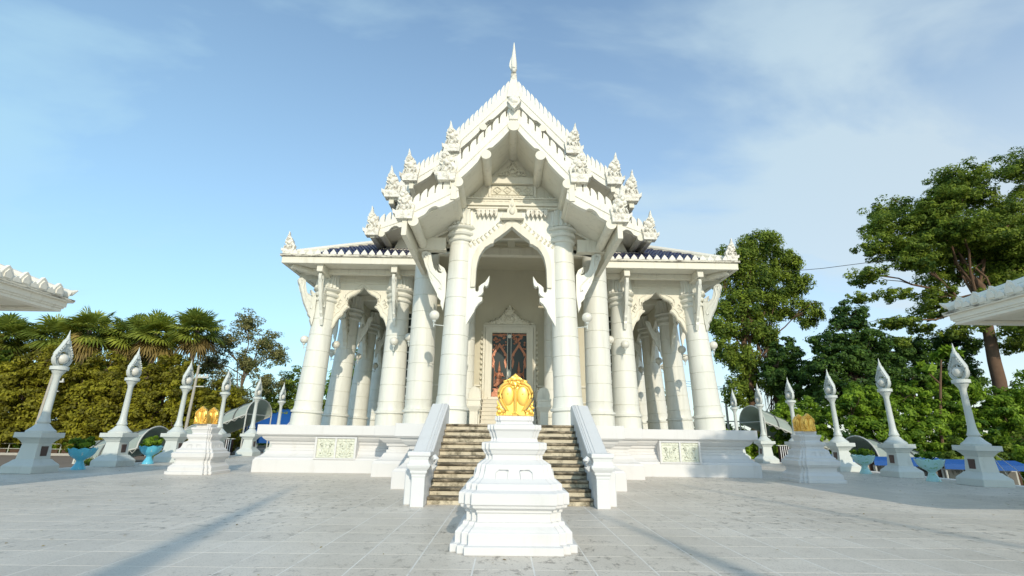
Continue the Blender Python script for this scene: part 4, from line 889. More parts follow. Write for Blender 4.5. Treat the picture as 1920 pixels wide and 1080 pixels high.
for k, (x, y, h, t_) in enumerate(pl): palm((x, y, -.35), h, 64, 20 + k, f'green fan palm, {t_}', rr=1.55 + .12 * (k % 3))
palm((-28.9, 45, -.35), 10.9, 66, 40, 'separate tall fan palm with a skirt of yellow and dead fronds', rr=1.5)
tree('thin_tree', (-26.0, 49, -.35), [(-.5, 0, 12.3, 1.5, 1.4, 1.7), (-2.4, 0, 10.6, 1.7, 1.5, 1.7), (1.6, 0, 10.4, 1.6, 1.5, 1.7), (-3.4, 0, 8.4, 1.7, 1.6, 1.7), (3.0, 0, 9.3, 1.4, 1.3, 1.4), (.2, 0, 8.4, 1.9, 1.6, 1.5), (-1.8, 0, 6.2, 2.0, 1.8, 1.7), (2.4, 0, 6.6, 1.7, 1.6, 1.2), (0, 0, 4.6, 2.6, 2.0, 1.7)], 13000, .16, L_dry, 'airy tree with thin rusty-green leaves right of the palms', 'tree', None, (.2, .09), 'palmbark', .35, sub=26, hollow=.05)
tree('leafy_tree', (-21.6, 52, -.35), [(0, 0, 6.9, 2.4, 2, 1.5), (-2, 0, 5.6, 2, 2, 1.5), (2.2, 0, 5.6, 2.1, 2, 1.5), (0, 0, 4.0, 3.2, 2, 1.8), (-2.6, 0, 3, 2, 2, 1.5)], 9000, .19, L_green, 'low round green tree beside the left temple corner', 'tree', None, (.25, .1))
tree('leafy_tree', (-14.8, 50, -.35), [(0, 0, 8.6, 2.2, 2, 1.9), (-1.4, 0, 6.6, 2, 2, 1.6), (1.4, 0, 6.4, 2, 2, 1.6), (0, 0, 4.4, 2.6, 2, 1.8)], 8500, .20, L_bright, 'bright green tree seen between the left gallery columns', 'tree', None, (.25, .1))
tree('leafy_tree', (14.2, 52, -1), [(0, 0, 7.0, 2.2, 2, 1.9), (-1.4, 0, 5.6, 2, 2, 1.6), (1.4, 0, 5.4, 2, 2, 1.6), (0, 0, 3.4, 2.6, 2, 1.8)], 7000, .20, L_dark, 'dark green tree seen between the right gallery columns', 'tree', None, (.25, .1))
# ---- right side
tree('tall_tree', (24.6, 50, -2.9), [(3.0, 0, 25.0, 2.5, 2.2, 1.9), (.2, 0, 23.4, 2.3, 2.2, 1.8), (5.4, 0, 23.0, 2.0, 2, 1.5), (-1.6, 0, 21.6, 1.7, 2, 1.6), (2.2, 0, 21.4, 2.8, 2.2, 2.1), (6.4, 0, 20.6, 1.6, 1.8, 1.5), (.4, 0, 18.6, 2.5, 2.2, 2.1), (4.2, 0, 18.4, 2.2, 2, 1.9), (7.1, 0, 17.2, 1.7, 1.8, 1.4), (-1.8, 0, 16.2, 2.0, 2, 1.9), (1.4, 0, 15.4, 2.2, 2, 1.9), (-2.2, 0, 13.4, 1.5, 1.8, 1.4), (-.4, 0, 12.2, 1.9, 2, 1.9), (1.4, 0, 10.4, 1.6, 1.8, 1.7), (-1.3, 0, 9.2, 1.4, 1.6, 1.6)],
     36000, .21, L_green, 'tall vine-hung green tree right behind the right corner of the gallery roof', 'tree', None, (.55, .22), 'redbark', .35, sub=15, hollow=.45, droop=.7)
# dead trunk wrapped in hanging dry vines
e = tag(empty('dead_tree', (27.9, 50.5, -2.9)), 'bare brown dead tree wrapped in dry hanging vines beside the tall tree', 'tree')
mb = MB(); limb(mb, (0, 0, -.3), (-.6, 0, 15.2), .5, .3, .1); mb.build('trunk', 'bark', e)
mb = MB()
for k in range(150):
    a_ = random.uniform(0, 6.28); r_ = random.uniform(.4, 1.15); z = random.uniform(6.5, 15.6); l_ = random.uniform(1.2, 4.5)
    mb.tube([(-.4 + r_ * .5 * math.cos(a_), r_ * .5 * math.sin(a_), z), (-.4 + r_ * math.cos(a_), r_ * math.sin(a_), z - l_ * .4), (-.4 + r_ * 1.05 * math.cos(a_), r_ * math.sin(a_), z - l_)], [.05, .04, .012], 4)
tag(mb.build('hanging_vines', 'bark', e), kind='stuff')
tree('vine_covered_tree', (30.0, 42, -2.9), [(.5, 0, 15.0, 1.5, 1.5, 1.3), (.1, 0, 13.4, 2.0, 1.8, 1.5), (-2.1, 0, 12.4, 1.5, 1.5, 1.1), (1.5, 0, 12.0, 1.8, 1.8, 1.6), (-.8, 0, 11.2, 2.2, 2, 1.7), (-2.8, 0, 10.0, 1.6, 1.7, 1.4), (2.5, 0, 10.4, 1.5, 1.7, 1.5), (.6, 0, 9.2, 2.6, 2, 1.9), (-1.6, 0, 7.6, 2.4, 2, 1.8), (2.2, 0, 7.8, 1.8, 2, 1.6)], 22000, .20, L_dark, 'dark vine-smothered tree with a tower-like top in the middle of the right side', 'tree', None, (.45, .2), 'bark', .4, sub=16)
tree('vine_covered_tree', (28.0, 47, -2.9), [(-1.2, 0, 12.6, 1.6, 1.6, 1.4), (.4, 0, 11.4, 1.7, 1.6, 1.4), (-2.2, 0, 10.6, 1.5, 1.6, 1.4), (0, 0, 9.2, 2.3, 2, 1.8)], 8000, .20, L_dark, 'smaller dark vine-covered tree just left of the tower-like one', 'tree', None, (.3, .15), 'bark', .4)
big = [(1.2, 1, 23.6, 3.2, 2.4, 2.2), (4.6, 1, 20.4, 3.2, 2.4, 1.9), (-3.6, 1, 25.6, 2.4, 2.2, 1.4), (9, 1, 26, 3, 2.4, 2), (-5.4, 1, 23.0, 2.2, 2, 1.3), (7.2, 1, 17.2, 3, 2.4, 1.6), (2.6, 0, 30.2, 2.6, 2.4, 1.6), (6.6, 0, 31.0, 3.0, 2.6, 1.7), (-1.4, 0, 29.2, 2.4, 2.2, 1.4), (-4.6, 0, 27.8, 2.3, 2.2, 1.5), (-7.0, 0, 25.2, 2.2, 2.0, 1.6), (9.6, 0, 29.0, 2.4, 2.2, 1.7), (-8.3, 0, 22.8, 2.1, 1.9, 1.3), (-6.0, 0, 20.6, 1.9, 1.8, 1.0), (-10.0, 0, 19.7, 2.1, 1.9, .9), (-7.6, 0, 17.9, 1.8, 1.6, .65), (-11.3, 0, 17.4, 1.4, 1.4, .6), (-3.2, 0, 23.6, 2.2, 2.0, 1.3), (.8, 0, 26.0, 2.6, 2.2, 1.7),
       (5.2, 0, 27.0, 2.6, 2.2, 1.9), (-.6, 0, 20.4, 2.6, 2.2, 1.3), (3.4, 0, 22.6, 2.9, 2.4, 1.9), (8.0, 0, 23.6, 2.7, 2.4, 1.9), (-2.8, 0, 18.2, 2.2, 2.0, 1.0), (1.6, 0, 17.6, 2.6, 2.2, 1.2), (6.0, 0, 19.2, 2.8, 2.4, 1.5), (9.8, 0, 20.0, 2.4, 2.2, 1.5), (4.4, 0, 16.2, 2.4, 2.2, 1.1), (10, 0, 16.6, 2.2, 2, 1.1),
       (-6.9, 0, 15.3, 1.8, 1.6, .75), (-9.1, 0, 15.0, 1.7, 1.5, .65), (-4.4, 0, 14.8, 1.4, 1.4, .6), (-8.3, 0, 13.2, 1.3, 1.2, .5)]
rs_ = random.Random(3); big += [(-1.5, 0, 14.6, 1.9, 2, .9), (1.4, -1, 14.2, 2.2, 2, 1.1), (4.6, 0, 13.6, 2.2, 2, 1.1), (7.5, 0, 14.2, 2.4, 2, 1.3), (-3.4, 1, 16.6, 2, 2, 1.1), (-5.6, 0, 22, 2, 2, 1.5), (-2, 0, 27.2, 2.2, 2, 1.4)]
big = [(x, rs_.uniform(-3, 3) if abs(x) < 7 else y, z, a_, b_ * 1.2, c_) for x, y, z, a_, b_, c_ in big]
for _ in range(20):
    t_ = rs_.uniform(0, 6.28); q = rs_.uniform(.2, .95); big.append((2.2 + 8.6 * q * math.cos(t_), rs_.uniform(-4, 4), 24.0 + 6.2 * q * math.sin(t_), rs_.uniform(1.6, 2.3), 2.2, rs_.uniform(1.1, 1.6)))
tree('big_tree', (45.0, 45, -2.9), big, 105000, .20, L_green, 'huge spreading tree with open layered crown and reddish trunk at the upper right', 'tree', None, (.62, .26), 'redbark', .42, sub=15, hollow=.3, lean=(.5, 0))
tree('dark_leaf_tree', (40.0, 49, -2.9), [(-1.0, 0, 13.2, 2.4, 2, 1.4), (-4.0, 0, 11.4, 2.4, 2, 1.4), (2.6, 0, 13.0, 2.6, 2, 1.7), (5.6, 0, 13.6, 2.6, 2, 1.6), (0, 0, 10.6, 3, 2, 1.8), (5, 0, 10.4, 3, 2, 2)], 16000, .22, L_dark, 'low dark tree in the gap beneath the huge spreading tree', 'tree', None, (.4, .2))  # low tree in the dark leaf colour
bs = [(18.6, 41, 5.2, 2.6, L_bright, 'by the right temple corner behind the canopy', 'green'), (22.4, 38.5, 7.8, 2.7, L_bright, 'behind the arched canopy', 'bright green'), (26.4, 37, 8.4, 2.8, L_bright, 'behind the shaded pedestal', 'bright green'), (30.2, 37.5, 8.8, 2.8, L_bright, 'left of the second nearest right lamp post', 'yellow-green'), (34.0, 37.5, 9.6, 2.9, L_bright, 'behind the second nearest right lamp post', 'feathery green'), (37.4, 36.5, 8.4, 3.0, L_bright, 'just left of the nearest right lamp post', 'mid green'), (41.5, 37, 10.6, 3.3, L_bright, 'at the right edge under the pavilion', 'bright green'), (30, 33, 4.2, 2.4, L_green, 'low above the blue awnings', 'dark green'), (35, 33, 4.8, 2.6, L_green, 'low behind the nearest pale planter', 'dark green')]
for x, y, h, w, lm, t_, cn in bs:
    hh = h; cl = [(0, 0, hh - 1.2, w * .6, w * .5, 1.3), (-w * .5, -.4, hh * .75, w * .5, w * .5, 1.4), (w * .5, -.3, hh * .72, w * .5, w * .5, 1.4), (0, -1.0, hh * .55, w * .6, w * .5, 1.5), (-w * .55, -.8, hh * .40, w * .5, w * .5, 1.4), (w * .55, -.9, hh * .38, w * .5, w * .5, 1.4), (0, -1.2, hh * .24, w * .6, w * .5, 1.3), (-w * .6, -.5, 1.1, w * .5, w * .5, 1.2), (w * .6, -.5, 1.2, w * .5, w * .5, 1.2)]
    tree('leafy_bush', (x, y, -2.9), cl, 14000, .19, lm, f'{cn} bush {t_}', 'bush', 'green bushes along the right side', (.16, .07), 'bark', .3, sub=12, hollow=.5)
tree('leafy_bush', (25.9, 24.5, -2.9), [(0, 0, 3.6, 1.5, 1.4, .7), (1.6, .3, 3.2, 1.4, 1.3, .8), (-.8, 0, 2.6, 1.2, 1.2, .7), (.8, -.3, 2.2, 1.6, 1.3, .9)], 5500, .13, L_bright, 'low bright bush just beyond the nearest right lamp post', 'bush', 'green bushes along the right side', (.1, .05))
# thin pawpaw-like sapling
e = tag(empty('young_papaya', (31.6, 36, -2.9)), 'thin leaning sapling with a tuft of big leaves above the right bushes', 'tree')
mb = MB(); mb.tube([(-1.0, 0, 0), (-.6, 0, 5), (.2, 0, 8.4), (.7, 0, 10.2)], [.12, .10, .08, .05], 7); mb.tube([(.2, 0, 8.4), (-.6, 0, 9.3)], [.06, .03], 6); mb.build('trunk', 'redbark', e)
P_, N_, T_ = crown_points([(.8, 0, 10.6, 1.1, 1.0, .6), (-.7, 0, 9.6, .7, .7, .4)], 260, .3, 5); leaf_object('crown', P_, N_, .42, L_bright, e, T_)
# far wood closing the horizon
fw_cl = []
for k in range(64):
    a_ = R(-70 + 140 * k / 63); r_ = 92 + 9 * math.sin(k * 2.1); fw_cl.append((r_ * math.sin(a_), r_ * math.cos(a_) + 5, random.uniform(-1, 1.8), 5.5, 4, 4.5))
P_, N_, T_ = crown_points(fw_cl, 42000, .5, 3); tag(leaf_object('distant_wood', P_, N_, .55, L_dark, None, T_), kind='stuff')
# undergrowth by the left road and at the fence
gr = []
for k in range(24): gr.append((-58 + k * 1.45, 40.2 + random.uniform(-.3, .3), .1, 1.0, .5, random.uniform(.5, 1.1)))
P_, N_, T_ = crown_points(gr, 15000, .2, 6); tag(leaf_object('undergrowth', P_, N_, .12, L_bright, None, T_), kind='stuff')

# ================================================================== planters
def planter(x, y, m, label, plabel, seed):
    e = tag(empty('planter', (x, y, 0)), label, 'planter', 'glazed pedestal planters between the lamp posts'); e.scale = (.80, .80, .86)
    n = 32; prof_ = [(.30, 0), (.30, .05), (.27, .10), (.20, .22), (.145, .36), (.16, .40), (.20, .44), (.24, .47), (.40, .56), (.50, .68), (.55, .80), (.60, .92), (.575, .94), (.52, .86), (.46, .82)]
    mb = MB(); rings = []
    for i, (r, z) in enumerate(prof_):
        sc = 0 if z < .5 else (z - .5) / .42
        rings.append([(r * (1 + .035 * sc * math.cos(12 * 2 * math.pi * k / n)) * math.cos(2 * math.pi * k / n), r * (1 + .035 * sc * math.cos(12 * 2 * math.pi * k / n)) * math.sin(2 * math.pi * k / n), z + .035 * sc * (1 if i < 13 else .4) * math.cos(8 * 2 * math.pi * k / n)) for k in range(n)])
    mb.loft(rings, True, True); mb.build('bowl', m, e)
    p = tag(empty('potted_plant', (x, y, .70)), plabel, 'plant', 'plants in the glazed planters'); mb = MB()
    for q in range(26):
        a_ = random.uniform(0, 6.28); r_ = random.uniform(.1, .5); mb.tube([(0, 0, 0), (r_ * .5 * math.cos(a_), r_ * .5 * math.sin(a_), .22), (r_ * math.cos(a_), r_ * math.sin(a_), random.uniform(.2, .45))], [.012, .01, .006], 4)
    mb.build('stems', L_bright, p)
    P_, N_, T_ = crown_points([(0, 0, .24, .46, .46, .32 if x < 0 else .14), (.2, 0, .30, .34, .34, .26 if x < 0 else .08), (-.2, 0, .27, .32, .32, .26 if x < 0 else .08)], 2600 if x < 0 else 900, .2, 30); leaf_object('leaves', P_, N_, .06, L_bright, p, T_)
planter(-17.1, 20.9, 'turq', 'bright blue goblet-shaped planter between the two nearest left lamp posts', 'leafy green plant in the nearer blue planter', 1)
planter(-17.2, 25.0, 'turq', 'bright blue goblet-shaped planter left of the pedestal with gold stones', 'leafy green plant in the farther blue planter', 2)
planter(16.45, 20.0, 'turqlight', 'pale turquoise planter with green blotches beside the nearest right lamp post', 'sparse green plant in the nearer pale planter', 3)
planter(16.65, 24.0, 'turqlight', 'pale turquoise planter left of the second right lamp post', 'sparse green plant in the farther pale planter', 4)
# weeds between platform and road
for (x, y, lb) in ((-18.9, 23.6, 'small weedy shrub on the verge behind the nearer blue planter'), (-18.9, 28.0, 'small weedy shrub on the verge behind the farther blue planter')):
    e = tag(empty('weedy_shrub', (x, y, -.35)), lb, 'shrub'); mb = MB()
    for q in range(10): a_ = q * .63; mb.tube([(0, 0, 0), (.15 * math.cos(a_), .15 * math.sin(a_), .4), (.3 * math.cos(a_), .3 * math.sin(a_), .75)], [.015, .01, .006], 4)
    mb.build('stems', 'bark', e); P_, N_, T_ = crown_points([(0, 0, .5, .35, .35, .4)], 700, .2, 30); leaf_object('leaves', P_, N_, .05, L_green, e, T_)

# ================================================================== side pavilions (only the eave corner reaches into the picture)
def pavilion(s, label):
    xe, ye, z = 11.9, 13.0, 4.90; x1, y1 = 20.5, 2.0
    e = tag(empty('pavilion', (s * (xe + x1) / 2, (ye + y1) / 2, 0)), label, 'pavilion', 'open pavilions at the two front corners of the terrace'); ex, ey = e.location.x, e.location.y
    def P(x, y): return (s * x - ex, y - ey)
    def bx(mb, xa, xb, ya, yb, za, zb):
        p, q = P(xa, ya), P(xb, yb); mb.box(*sorted((p[0], q[0])), *sorted((p[1], q[1])), za, zb)
    mb = MB(); d0 = 0; d1 = .22; za = z - .075; zb = z - .02
    bx(mb, xe + d0, xe + d1, y1 + d0, ye - d0, za, zb); bx(mb, x1 - d1, x1 - d0, y1 + d0, ye - d0, za, zb); bx(mb, xe + d1, x1 - d1, ye - d1, ye - d0, za, zb); bx(mb, xe + d1, x1 - d1, y1 + d0, y1 + d1, za, zb)
    mb.build('gutter', 'gutter', e)
    mb = MB()
    for (d0, d1, za, zb) in ((.012, .22, z - .11, z - .077), (.10, .34, z - .25, z - .11), (.13, .38, z - .30, z - .25), (.16, .42, z - .38, z - .30)):
        bx(mb, xe + d0, xe + d1, y1 + d0, ye - d0, za, zb); bx(mb, x1 - d1, x1 - d0, y1 + d0, ye - d0, za, zb)
        bx(mb, xe + d1, x1 - d1, ye - d1, ye - d0, za, zb); bx(mb, xe + d1, x1 - d1, y1 + d0, y1 + d1, za, zb)
    mb.build('fascia', 'roofcream', e, .008)
    mb = MB(); bx(mb, xe + .425, x1 - .425, y1 + .425, ye - .425, z - .30, z - .22); mb.build('soffit', 'cream', e)
    mb = MB(); bx(mb, xe + 2.0, xe + 2.3, y1 + .45, ye - .45, z - .50, z - .305)
    for yy in (ye - 2.2, ye - 4.6, ye - 7, ye - 9.4): bx(mb, xe + .43, x1 - .43, yy, yy + .28, z - .52, z - .306)
    mb.build('beam', 'cream', e)
    for xx in (xe + 2.15, x1 - 2.15):
        for yy in (ye - 2.06, y1 + 2.06):
            p = P(xx, yy); mb = MB(); mb.lathe([(.34, 0), (.34, .4), (.26, .5), (.22, 1.0), (.20, z - .62), (.26, z - .521)], 16, p); mb.build('post', 'column', e)
    mb = MB(); cx_, cy0, cy1 = (xe + x1) / 2, y1 + 4.2, ye - 4.2; rid = z + 1.6
    q = [P(xe + .1, y1 + .1), P(x1 - .1, y1 + .1), P(x1 - .1, ye - .1), P(xe + .1, ye - .1)]; a_, b_ = P(cx_, cy0), P(cx_, cy1)
    mb.add([(*q[0], z), (*q[1], z), (*q[2], z), (*q[3], z), (*a_, rid), (*b_, rid), ], [(0, 1, 4), (1, 2, 5, 4), (2, 3, 5), (3, 0, 4, 5), (3, 2, 1, 0)]); mb.build('hip_roof', 'roofcream', e)
    mb = MB(); mb.tube([(*q[3], z + .10), (q[3][0] + s * 2.1, q[3][1] - 2.1, z + .10 + .79), (*b_, rid + .1)], [.12, .15, .15], 8); mb.build('hip_ridge', 'roofcream', e)
    mb = MB(); px, py = q[3]; mb.tube([(px + s * .55, py - .55, z + .27), (px + s * .15, py - .15, z + .14), (px - s * .02, py + .02, z + .17), (px - s * .10, py + .10, z + .26)], [.16, .14, .08, .015], 8); mb.build('corner_horn', 'roofcream', e)
    n = int((ye - y1 - .9) / .46)       # big fan-shaped tile ends with small ones between
    fan = MB(); fan.prism([(-.13, 0), (.15, 0), (.17, .12), (.09, .27), (.0, .34), (-.07, .25), (-.14, .12)], -.03, .06, 'x'); fan.prism([(-.08, .03), (.08, .03), (.09, .12), (0, .25), (-.08, .13)], .06, .09, 'x'); fm = fan.mesh('ridge_tile', M['roofcream'])
    sm_ = MB(); sm_.prism([(-.08, 0), (.08, 0), (.09, .06), (0, .15), (-.09, .06)], -.03, .06, 'x'); smm = sm_.mesh('small_ridge_tile', M['roofcream'])
    for k in range(n):
        p = P(xe + .07, ye - .55 - k * .46); inst('eave_tile', fm, e, (p[0], p[1], z - .018), (0, 0, 0 if s < 0 else math.pi), (1, 1, random.uniform(.93, 1.04)))
        p = P(xe + .05, ye - .55 - (k + .5) * .46); inst('small_eave_tile', smm, e, (p[0], p[1], z - .018), (0, 0, 0 if s < 0 else math.pi))
    mb = MB(); nt_ = int((ye - y1 - .6) / .23)    # rounded tile rows up the slope
    for k in range(nt_):
        yy = ye - .45 - k * .23; run = min(4.2, max(.3, ye - .1 - yy), max(.3, yy - y1 - .1)); w = 0
        p0 = P(xe + .12, yy); p1 = P(xe + .12 + run, yy); mb.tube([(*p0, z + .05), (*p1, z + .05 + run * .375)], [.085, .085], 6)
    tag(mb.build('roof_tiling', 'roofcream', e), kind='stuff')
pavilion(-1, 'open white pavilion roof corner with fan-shaped eave tiles at the left edge')
pavilion(1, 'open white pavilion roof corner with fan-shaped eave tiles at the right edge')

# ================================================================== arched stair canopies
def arch_canopy(x0, y0, z0, dx, dz, w, h, label, legs=True, drop=2.2):
    """barrel roof: opening of width w (along y) faces the terrace at x0 and slopes down by dz over dx"""
    e = tag(empty('arched_canopy', (x0, y0, z0)), label, 'canopy', 'arched canopies over the terrace stairs'); n = 14; m_ = 5
    def pt(i, j, off=0):
        a_ = math.pi * i / n; t_ = j / m_; return (dx * t_, (w / 2 + off) * -math.cos(a_), (h + off) * math.sin(a_) - dz * t_)
    mb = MB(); v = [pt(i, j) for j in range(m_ + 1) for i in range(n + 1)] + [pt(i, j, -.03) for j in range(m_ + 1) for i in range(n + 1)]; K = (n + 1) * (m_ + 1); f = []
    for j in range(m_):
        for i in range(n):
            q = j * (n + 1) + i; f += [(q, q + 1, q + n + 2, q + n + 1), (K + q, K + q + n + 1, K + q + n + 2, K + q + 1)]
    mb.add(v, f, True); mb.build('canopy_sheet', 'canopy', e)
    for j in range(m_ + 1): mb = MB(); mb.tube([pt(i, j, .02) for i in range(n + 1)], .045, 6); mb.build('rib', 'steel' if j in (0, m_) else 'darksteel', e)
    mb = MB()
    for i in (0, n): mb.tube([pt(i, 0, .0), pt(i, m_, .0)], .05, 6)
    mb.tube([pt(0, 0), pt(n, 0)], .03, 6); mb.tube([pt(3, 0), pt(3, m_)], .025, 6); mb.tube([pt(n - 3, 0), pt(n - 3, m_)], .025, 6)
    for k in range(9): t_ = k / 9; mb.tube([(dx * t_, -w / 2, -dz * t_), (dx * (t_ + .06), -w / 2, -dz * t_ - .28), (dx * (t_ + .12), -w / 2, -dz * (t_ + .12))], .02, 5)
    mb.build('edge_truss', 'steel', e)
    if legs:
        for j in (0, 2, 4):
            for i in (0, n): p = pt(i, j); mb = MB(); mb.tube([p, (p[0], p[1], -z0 - drop)], .05, 8); mb.build('post', 'steel', e)
arch_canopy(-18.7, 38.3, 2.75, -4.4, 1.9, 3.9, 1.15, 'grey translucent barrel canopy over steps left of the temple', True, .4)
arch_canopy(-21.2, 31.2, .55, -3.4, .9, 3.0, 1.2, 'low pale barrel canopy behind the third left lamp post', False)
arch_canopy(18.75, 38.6, 2.70, 5.0, 2.1, 3.9, 1.2, 'grey translucent barrel canopy over steps right of the temple', True, 2.8)
arch_canopy(21.3, 31.0, .35, 4.0, 1.0, 3.4, 1.35, 'low pale barrel canopy behind the third right lamp post', False)
for s in (-1, 1):     # draped striped cloth at the stair heads
    e = tag(empty('striped_drape', (s * 19.0, 35.6, 0)), f"dark and white striped cloth draped beside the {'left' if s < 0 else 'right'} stair head", 'cloth'); mb = MB(); n = 40; v = []
    for k in range(n + 1):
        t_ = k / n; x = s * (-.1 + t_ * 1.05); y = .05 * math.sin(k * 1.57); v += [(x, y, 1.02), (x, y * 1.4, -.18 + .15 * t_), (x, y + .02, 1.02), (x, y * 1.4 + .02, -.18 + .15 * t_)]
    f = []
    for k in range(n): o = 4 * k; f += [(o, o + 1, o + 5, o + 4), (o + 2, o + 6, o + 7, o + 3)]
    mb.add(v, f); mb.build('cloth', 'striped_dark', e)
    for k in range(7):
        mb = MB(); x = s * (.0 + k * .145); mb.box(*sorted((x, x + s * .05)), -.10, -.07, -.14 + .02 * k, 1.0); mb.build('stripe', 'white', e)
    mb = MB(); mb.box(*sorted((s * -.15, s * 1.0)), -.12, .12, 1.03, 1.08); mb.build('rail', 'steel', e)
# blue tarpaulin shelter and white tent, left
e = tag(empty('tarpaulin_shelter', (-22.3, 50, -.35)), 'bright blue tarpaulin roof behind the left canopy and lamp posts', 'shelter')
mb = MB(); mb.add([(-4.5, -2, 2.3), (2.6, -2, 2.2), (2.8, 1, 4.0), (-3.0, 1, 4.3), (-4.5, -2, 2.25), (2.6, -2, 2.15), (2.8, 1, 3.95), (-3.0, 1, 4.25)], [(0, 1, 2, 3), (7, 6, 5, 4), (0, 4, 5, 1), (1, 5, 6, 2), (2, 6, 7, 3), (3, 7, 4, 0)]); mb.build('tarpaulin', 'tarp', e)
mb = MB(); mb.box(-4.3, 2.4, -1.95, -1.9, .9, 2.3); mb.build('side_sheet', 'tarp', e)
mb = MB(); [mb.tube([(x, -1.8, 0), (x, -1.8, 2.3)], .05, 6) for x in (-4.3, -1, 2.4)]; mb.build('post', 'steel', e)
e = tag(empty('small_tent', (-19.1, 46, -.35)), 'small pale peaked tent beside the left temple corner', 'tent')
mb = MB(); mb.add([(-1.1, -.8, 1.6), (1.1, -.8, 1.6), (1.1, .8, 1.6), (-1.1, .8, 1.6), (.3, 0, 3.9)], [(0, 1, 4), (1, 2, 4), (2, 3, 4), (3, 0, 4), (3, 2, 1, 0)]); mb.box(-1.05, 1.05, -.75, .75, .02, 1.6); mb.build('canvas', 'tent', e)
# photo stalls with blue awnings beyond the right platform edge
for k, (x, y) in enumerate(((19.2, 29.6), (20.6, 26.6), (21.9, 23.9))):
    e = tag(empty('picture_stall', (x, y, -2.9), -R(24)), f"low stall with blue awning and framed pictures, {['farthest, under the low arched canopy', 'middle one, behind the second right lamp post', 'nearest, behind the right-hand planter'][k]}", 'stall', 'blue-awning stalls beyond the terrace')
    mb = MB(); mb.add([(-1.5, -.9, 3.38), (1.5, -.9, 3.38), (1.5, .3, 3.56), (-1.5, .3, 3.56), (-1.5, -.9, 3.33), (1.5, -.9, 3.33), (1.5, .3, 3.51), (-1.5, .3, 3.51)], [(0, 1, 2, 3), (7, 6, 5, 4), (0, 4, 5, 1), (1, 5, 6, 2), (2, 6, 7, 3), (3, 7, 4, 0)]); mb.box(-1.5, 1.5, -.93, -.90, 3.16, 3.39); mb.build('awning', 'tarp', e)
    for q in (-1.45, 0, 1.45): mb = MB(); mb.tube([(q, -.8, 0), (q, -.8, 3.36)], .04, 6); mb.build('post', 'steel', e)
    mb = MB(); mb.box(-1.5, 1.5, .1, .2, .3, 3.3); mb.build('back_panel', 'brownboard', e)
    for q in range(3):
        f_ = MB(); f_.box(-1.4 + q * .95, -.56 + q * .95, -.05, .0, 2.3, 3.15); o = f_.build('picture_frame', 'steel', e)
        f_ = MB(); f_.box(-1.34 + q * .95, -.62 + q * .95, -.06, -.051, 2.36, 3.09); f_.build('picture', 'photo', o)
e = tag(empty('cable_stay', (17.5, 17.3, 0)), 'thin wire stay running down beside the nearest right lamp post', 'cable'); mb = MB()
for q in (-.5, 0, .5): mb.tube([(.2, 1.6, 1.35), (1.0 + q, 1.9, .5), (1.3 + q, 2.0, .1)], .012, 4)
mb.build('wires', 'steel', e)

lp = np.stack([rng.uniform(-17, 17, 420), rng.uniform(5, 24, 420), np.full(420, .012)], 1); lp = lp[~((np.abs(lp[:, 0]) < 2.5) & (lp[:, 1] > 11.3)) & ~((np.abs(lp[:, 0]) < 10.3) & (lp[:, 1] > 14.8)) & ~((np.abs(lp[:, 0]) < 1) & (np.abs(lp[:, 1] - 7.9) < 1))]
tag(leaf_object('fallen_leaves', lp, np.tile([0, 0, 1.0], (len(lp), 1)) + rng.normal(0, .12, (len(lp), 3)), .03, L_dead), kind='stuff')

# ================================================================== poles, fence, cables
def pole(x, y, z0, h, lean, label, arms, r=.15):
    e = tag(empty('utility_pole', (x, y, z0)), label, 'pole'); mb = MB(); mb.tube([(0, 0, 0), (lean, 0, h)], [r, r * .7], 8); mb.build('shaft', 'concrete', e)
    if arms:
        mb = MB(); mb.box(lean, lean + .7, -.05, .05, h - 1.7, h - 1.62); mb.build('crossarm', 'steel', e); mb = MB(); mb.box(lean - .1, lean + .9, -.05, .05, h - 1.0, h - .88); [mb.lathe([(.06, h - .9), (.07, h - .8), (.04, h - .7)], 8, (lean + q, 0)) for q in (.2, .5, .8)]; mb.build('crossarm', 'steel', e)
    return e
pole(-34.9, 38.0, -.35, 6.3, .3, 'leaning concrete utility pole behind the nearer blue planter', True)
pole(-24.6, 39.2, -.35, 6.9, .1, 'thin concrete utility pole right behind the third left lamp post', True, .12)
e = tag(empty('twin_pole', (27.0, 58, -2.9)), 'pair of concrete poles joined by crossbars right of the temple', 'pole')
for x in (-1.5, 1.3): mb = MB(); mb.tube([(x, 0, 0), (x, 0, 10.4)], [.16, .12], 8); mb.build('shaft', 'concrete', e)
for z in (6.2, 8.4, 9.9): mb = MB(); mb.box(-2.0, 2.0, -.06, .06, z, z + .12); mb.build('crossbar', 'steel', e)
mb = MB(); [mb.tube([(-6, 0, 10.2 + q), (-1.5, 0, 9.8 + q * .5), (1.3, 0, 10.0 + q * .4), (8, 0, 11.2 + q)], .02, 4) for q in (0, .3, .6)]; mb.build('wires', 'wire', e)
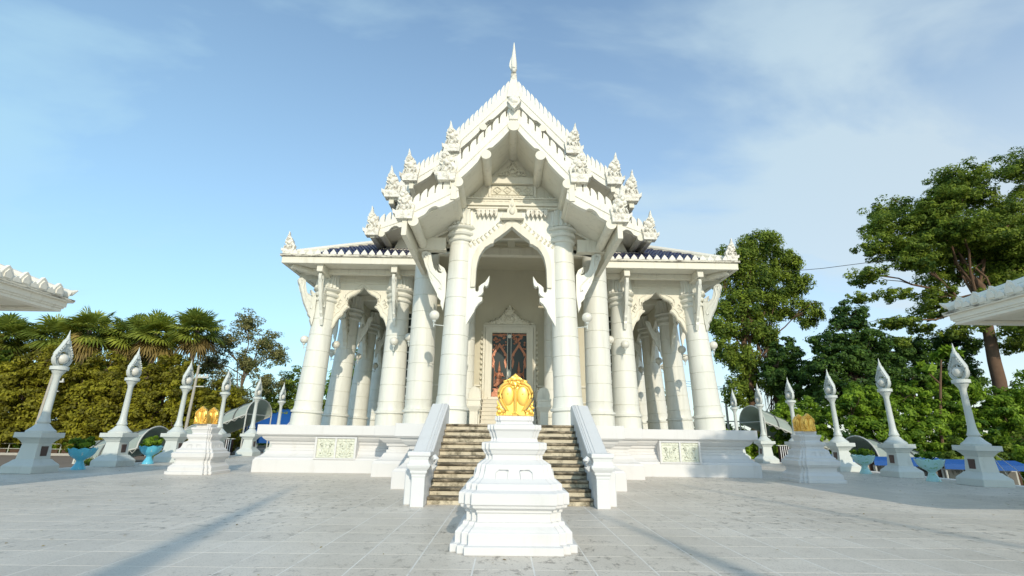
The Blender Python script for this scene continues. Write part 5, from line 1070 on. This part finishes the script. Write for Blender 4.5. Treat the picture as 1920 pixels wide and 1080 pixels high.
e = tag(empty('overhead_cable', (33, 44, 17)), 'thin black overhead cable crossing the sky to the big tree', 'cable')
mb = MB(); mb.tube([(-4.6, 4, 1.2), (-1.5, 2, .95), (3, 0, 1.1), (8, -1, 1.6)], .028, 4); mb.build('cable', 'wire', e)
e = tag(empty('pipe_fence', (-40, 39.6, -.35)), 'low pipe fence with thin posts beyond the left road', 'fence')
for k in range(30): mb = MB(); mb.tube([(-20 + k * 1.3, 0, 0), (-20 + k * 1.3, 0, .85)], .03, 5); mb.build('post', 'steel', e)
for z in (.45, .82): mb = MB(); mb.tube([(-20, 0, z), (18, 0, z)], .022, 5); mb.build('rail', 'steel', e)
mb = MB()
for k in range(28): mb.box(-19.9 + k * 1.3, -18.9 + k * 1.3, .05, .07, .08, .40)
mb.build('dark_mesh_panel', 'brownboard', e)

# ================================================================== things behind the photographer that throw the long shadows on the terrace
for (x, y, h, r0, lb) in ((1.5, -22.7, 17.8, .62, 'tall tapered white spire behind the photographer, left of the axis'), (7.7, -18.4, 13.4, .60, 'shorter tapered white spire behind the photographer, right of the axis')):
    e = tag(empty('spire', (x, y, 0)), lb, 'spire'); mb = MB(); mb.lathe([(r0 * 1.5, 0), (r0 * 1.5, .4), (r0 * 1.1, .6), (r0, 1.2), (r0 * .85, h * .45), (r0 * .5, h * .7), (r0 * .2, h * .88), (.03, h)], 14); mb.build('spire_body', 'white', e)
e = tag(empty('flagpole', (14.5, -26, 0)), 'thin flagpole behind the photographer to the right', 'flagpole'); mb = MB(); mb.tube([(0, 0, 0), (0, 0, 19.8)], [.12, .07], 8); mb.build('pole', 'steel', e)
tree('rain_tree', (17.5, -4.5, -2.9), [(-3.4, 1.5, 14.0, 2.2, 2, 1.2), (-.5, 1, 14.6, 2.8, 2.4, 1.5), (2.6, 0, 14.2, 3, 3, 1.6), (6, -2, 14, 3, 3, 1.5), (5, 2, 13.4, 3, 2, 1.4), (1.5, -4, 14, 2.6, 2.6, 1.4)], 11000, .30, L_green, 'broad tree behind the photographer at the right that shades the terrace', 'tree', None, (.5, .25))
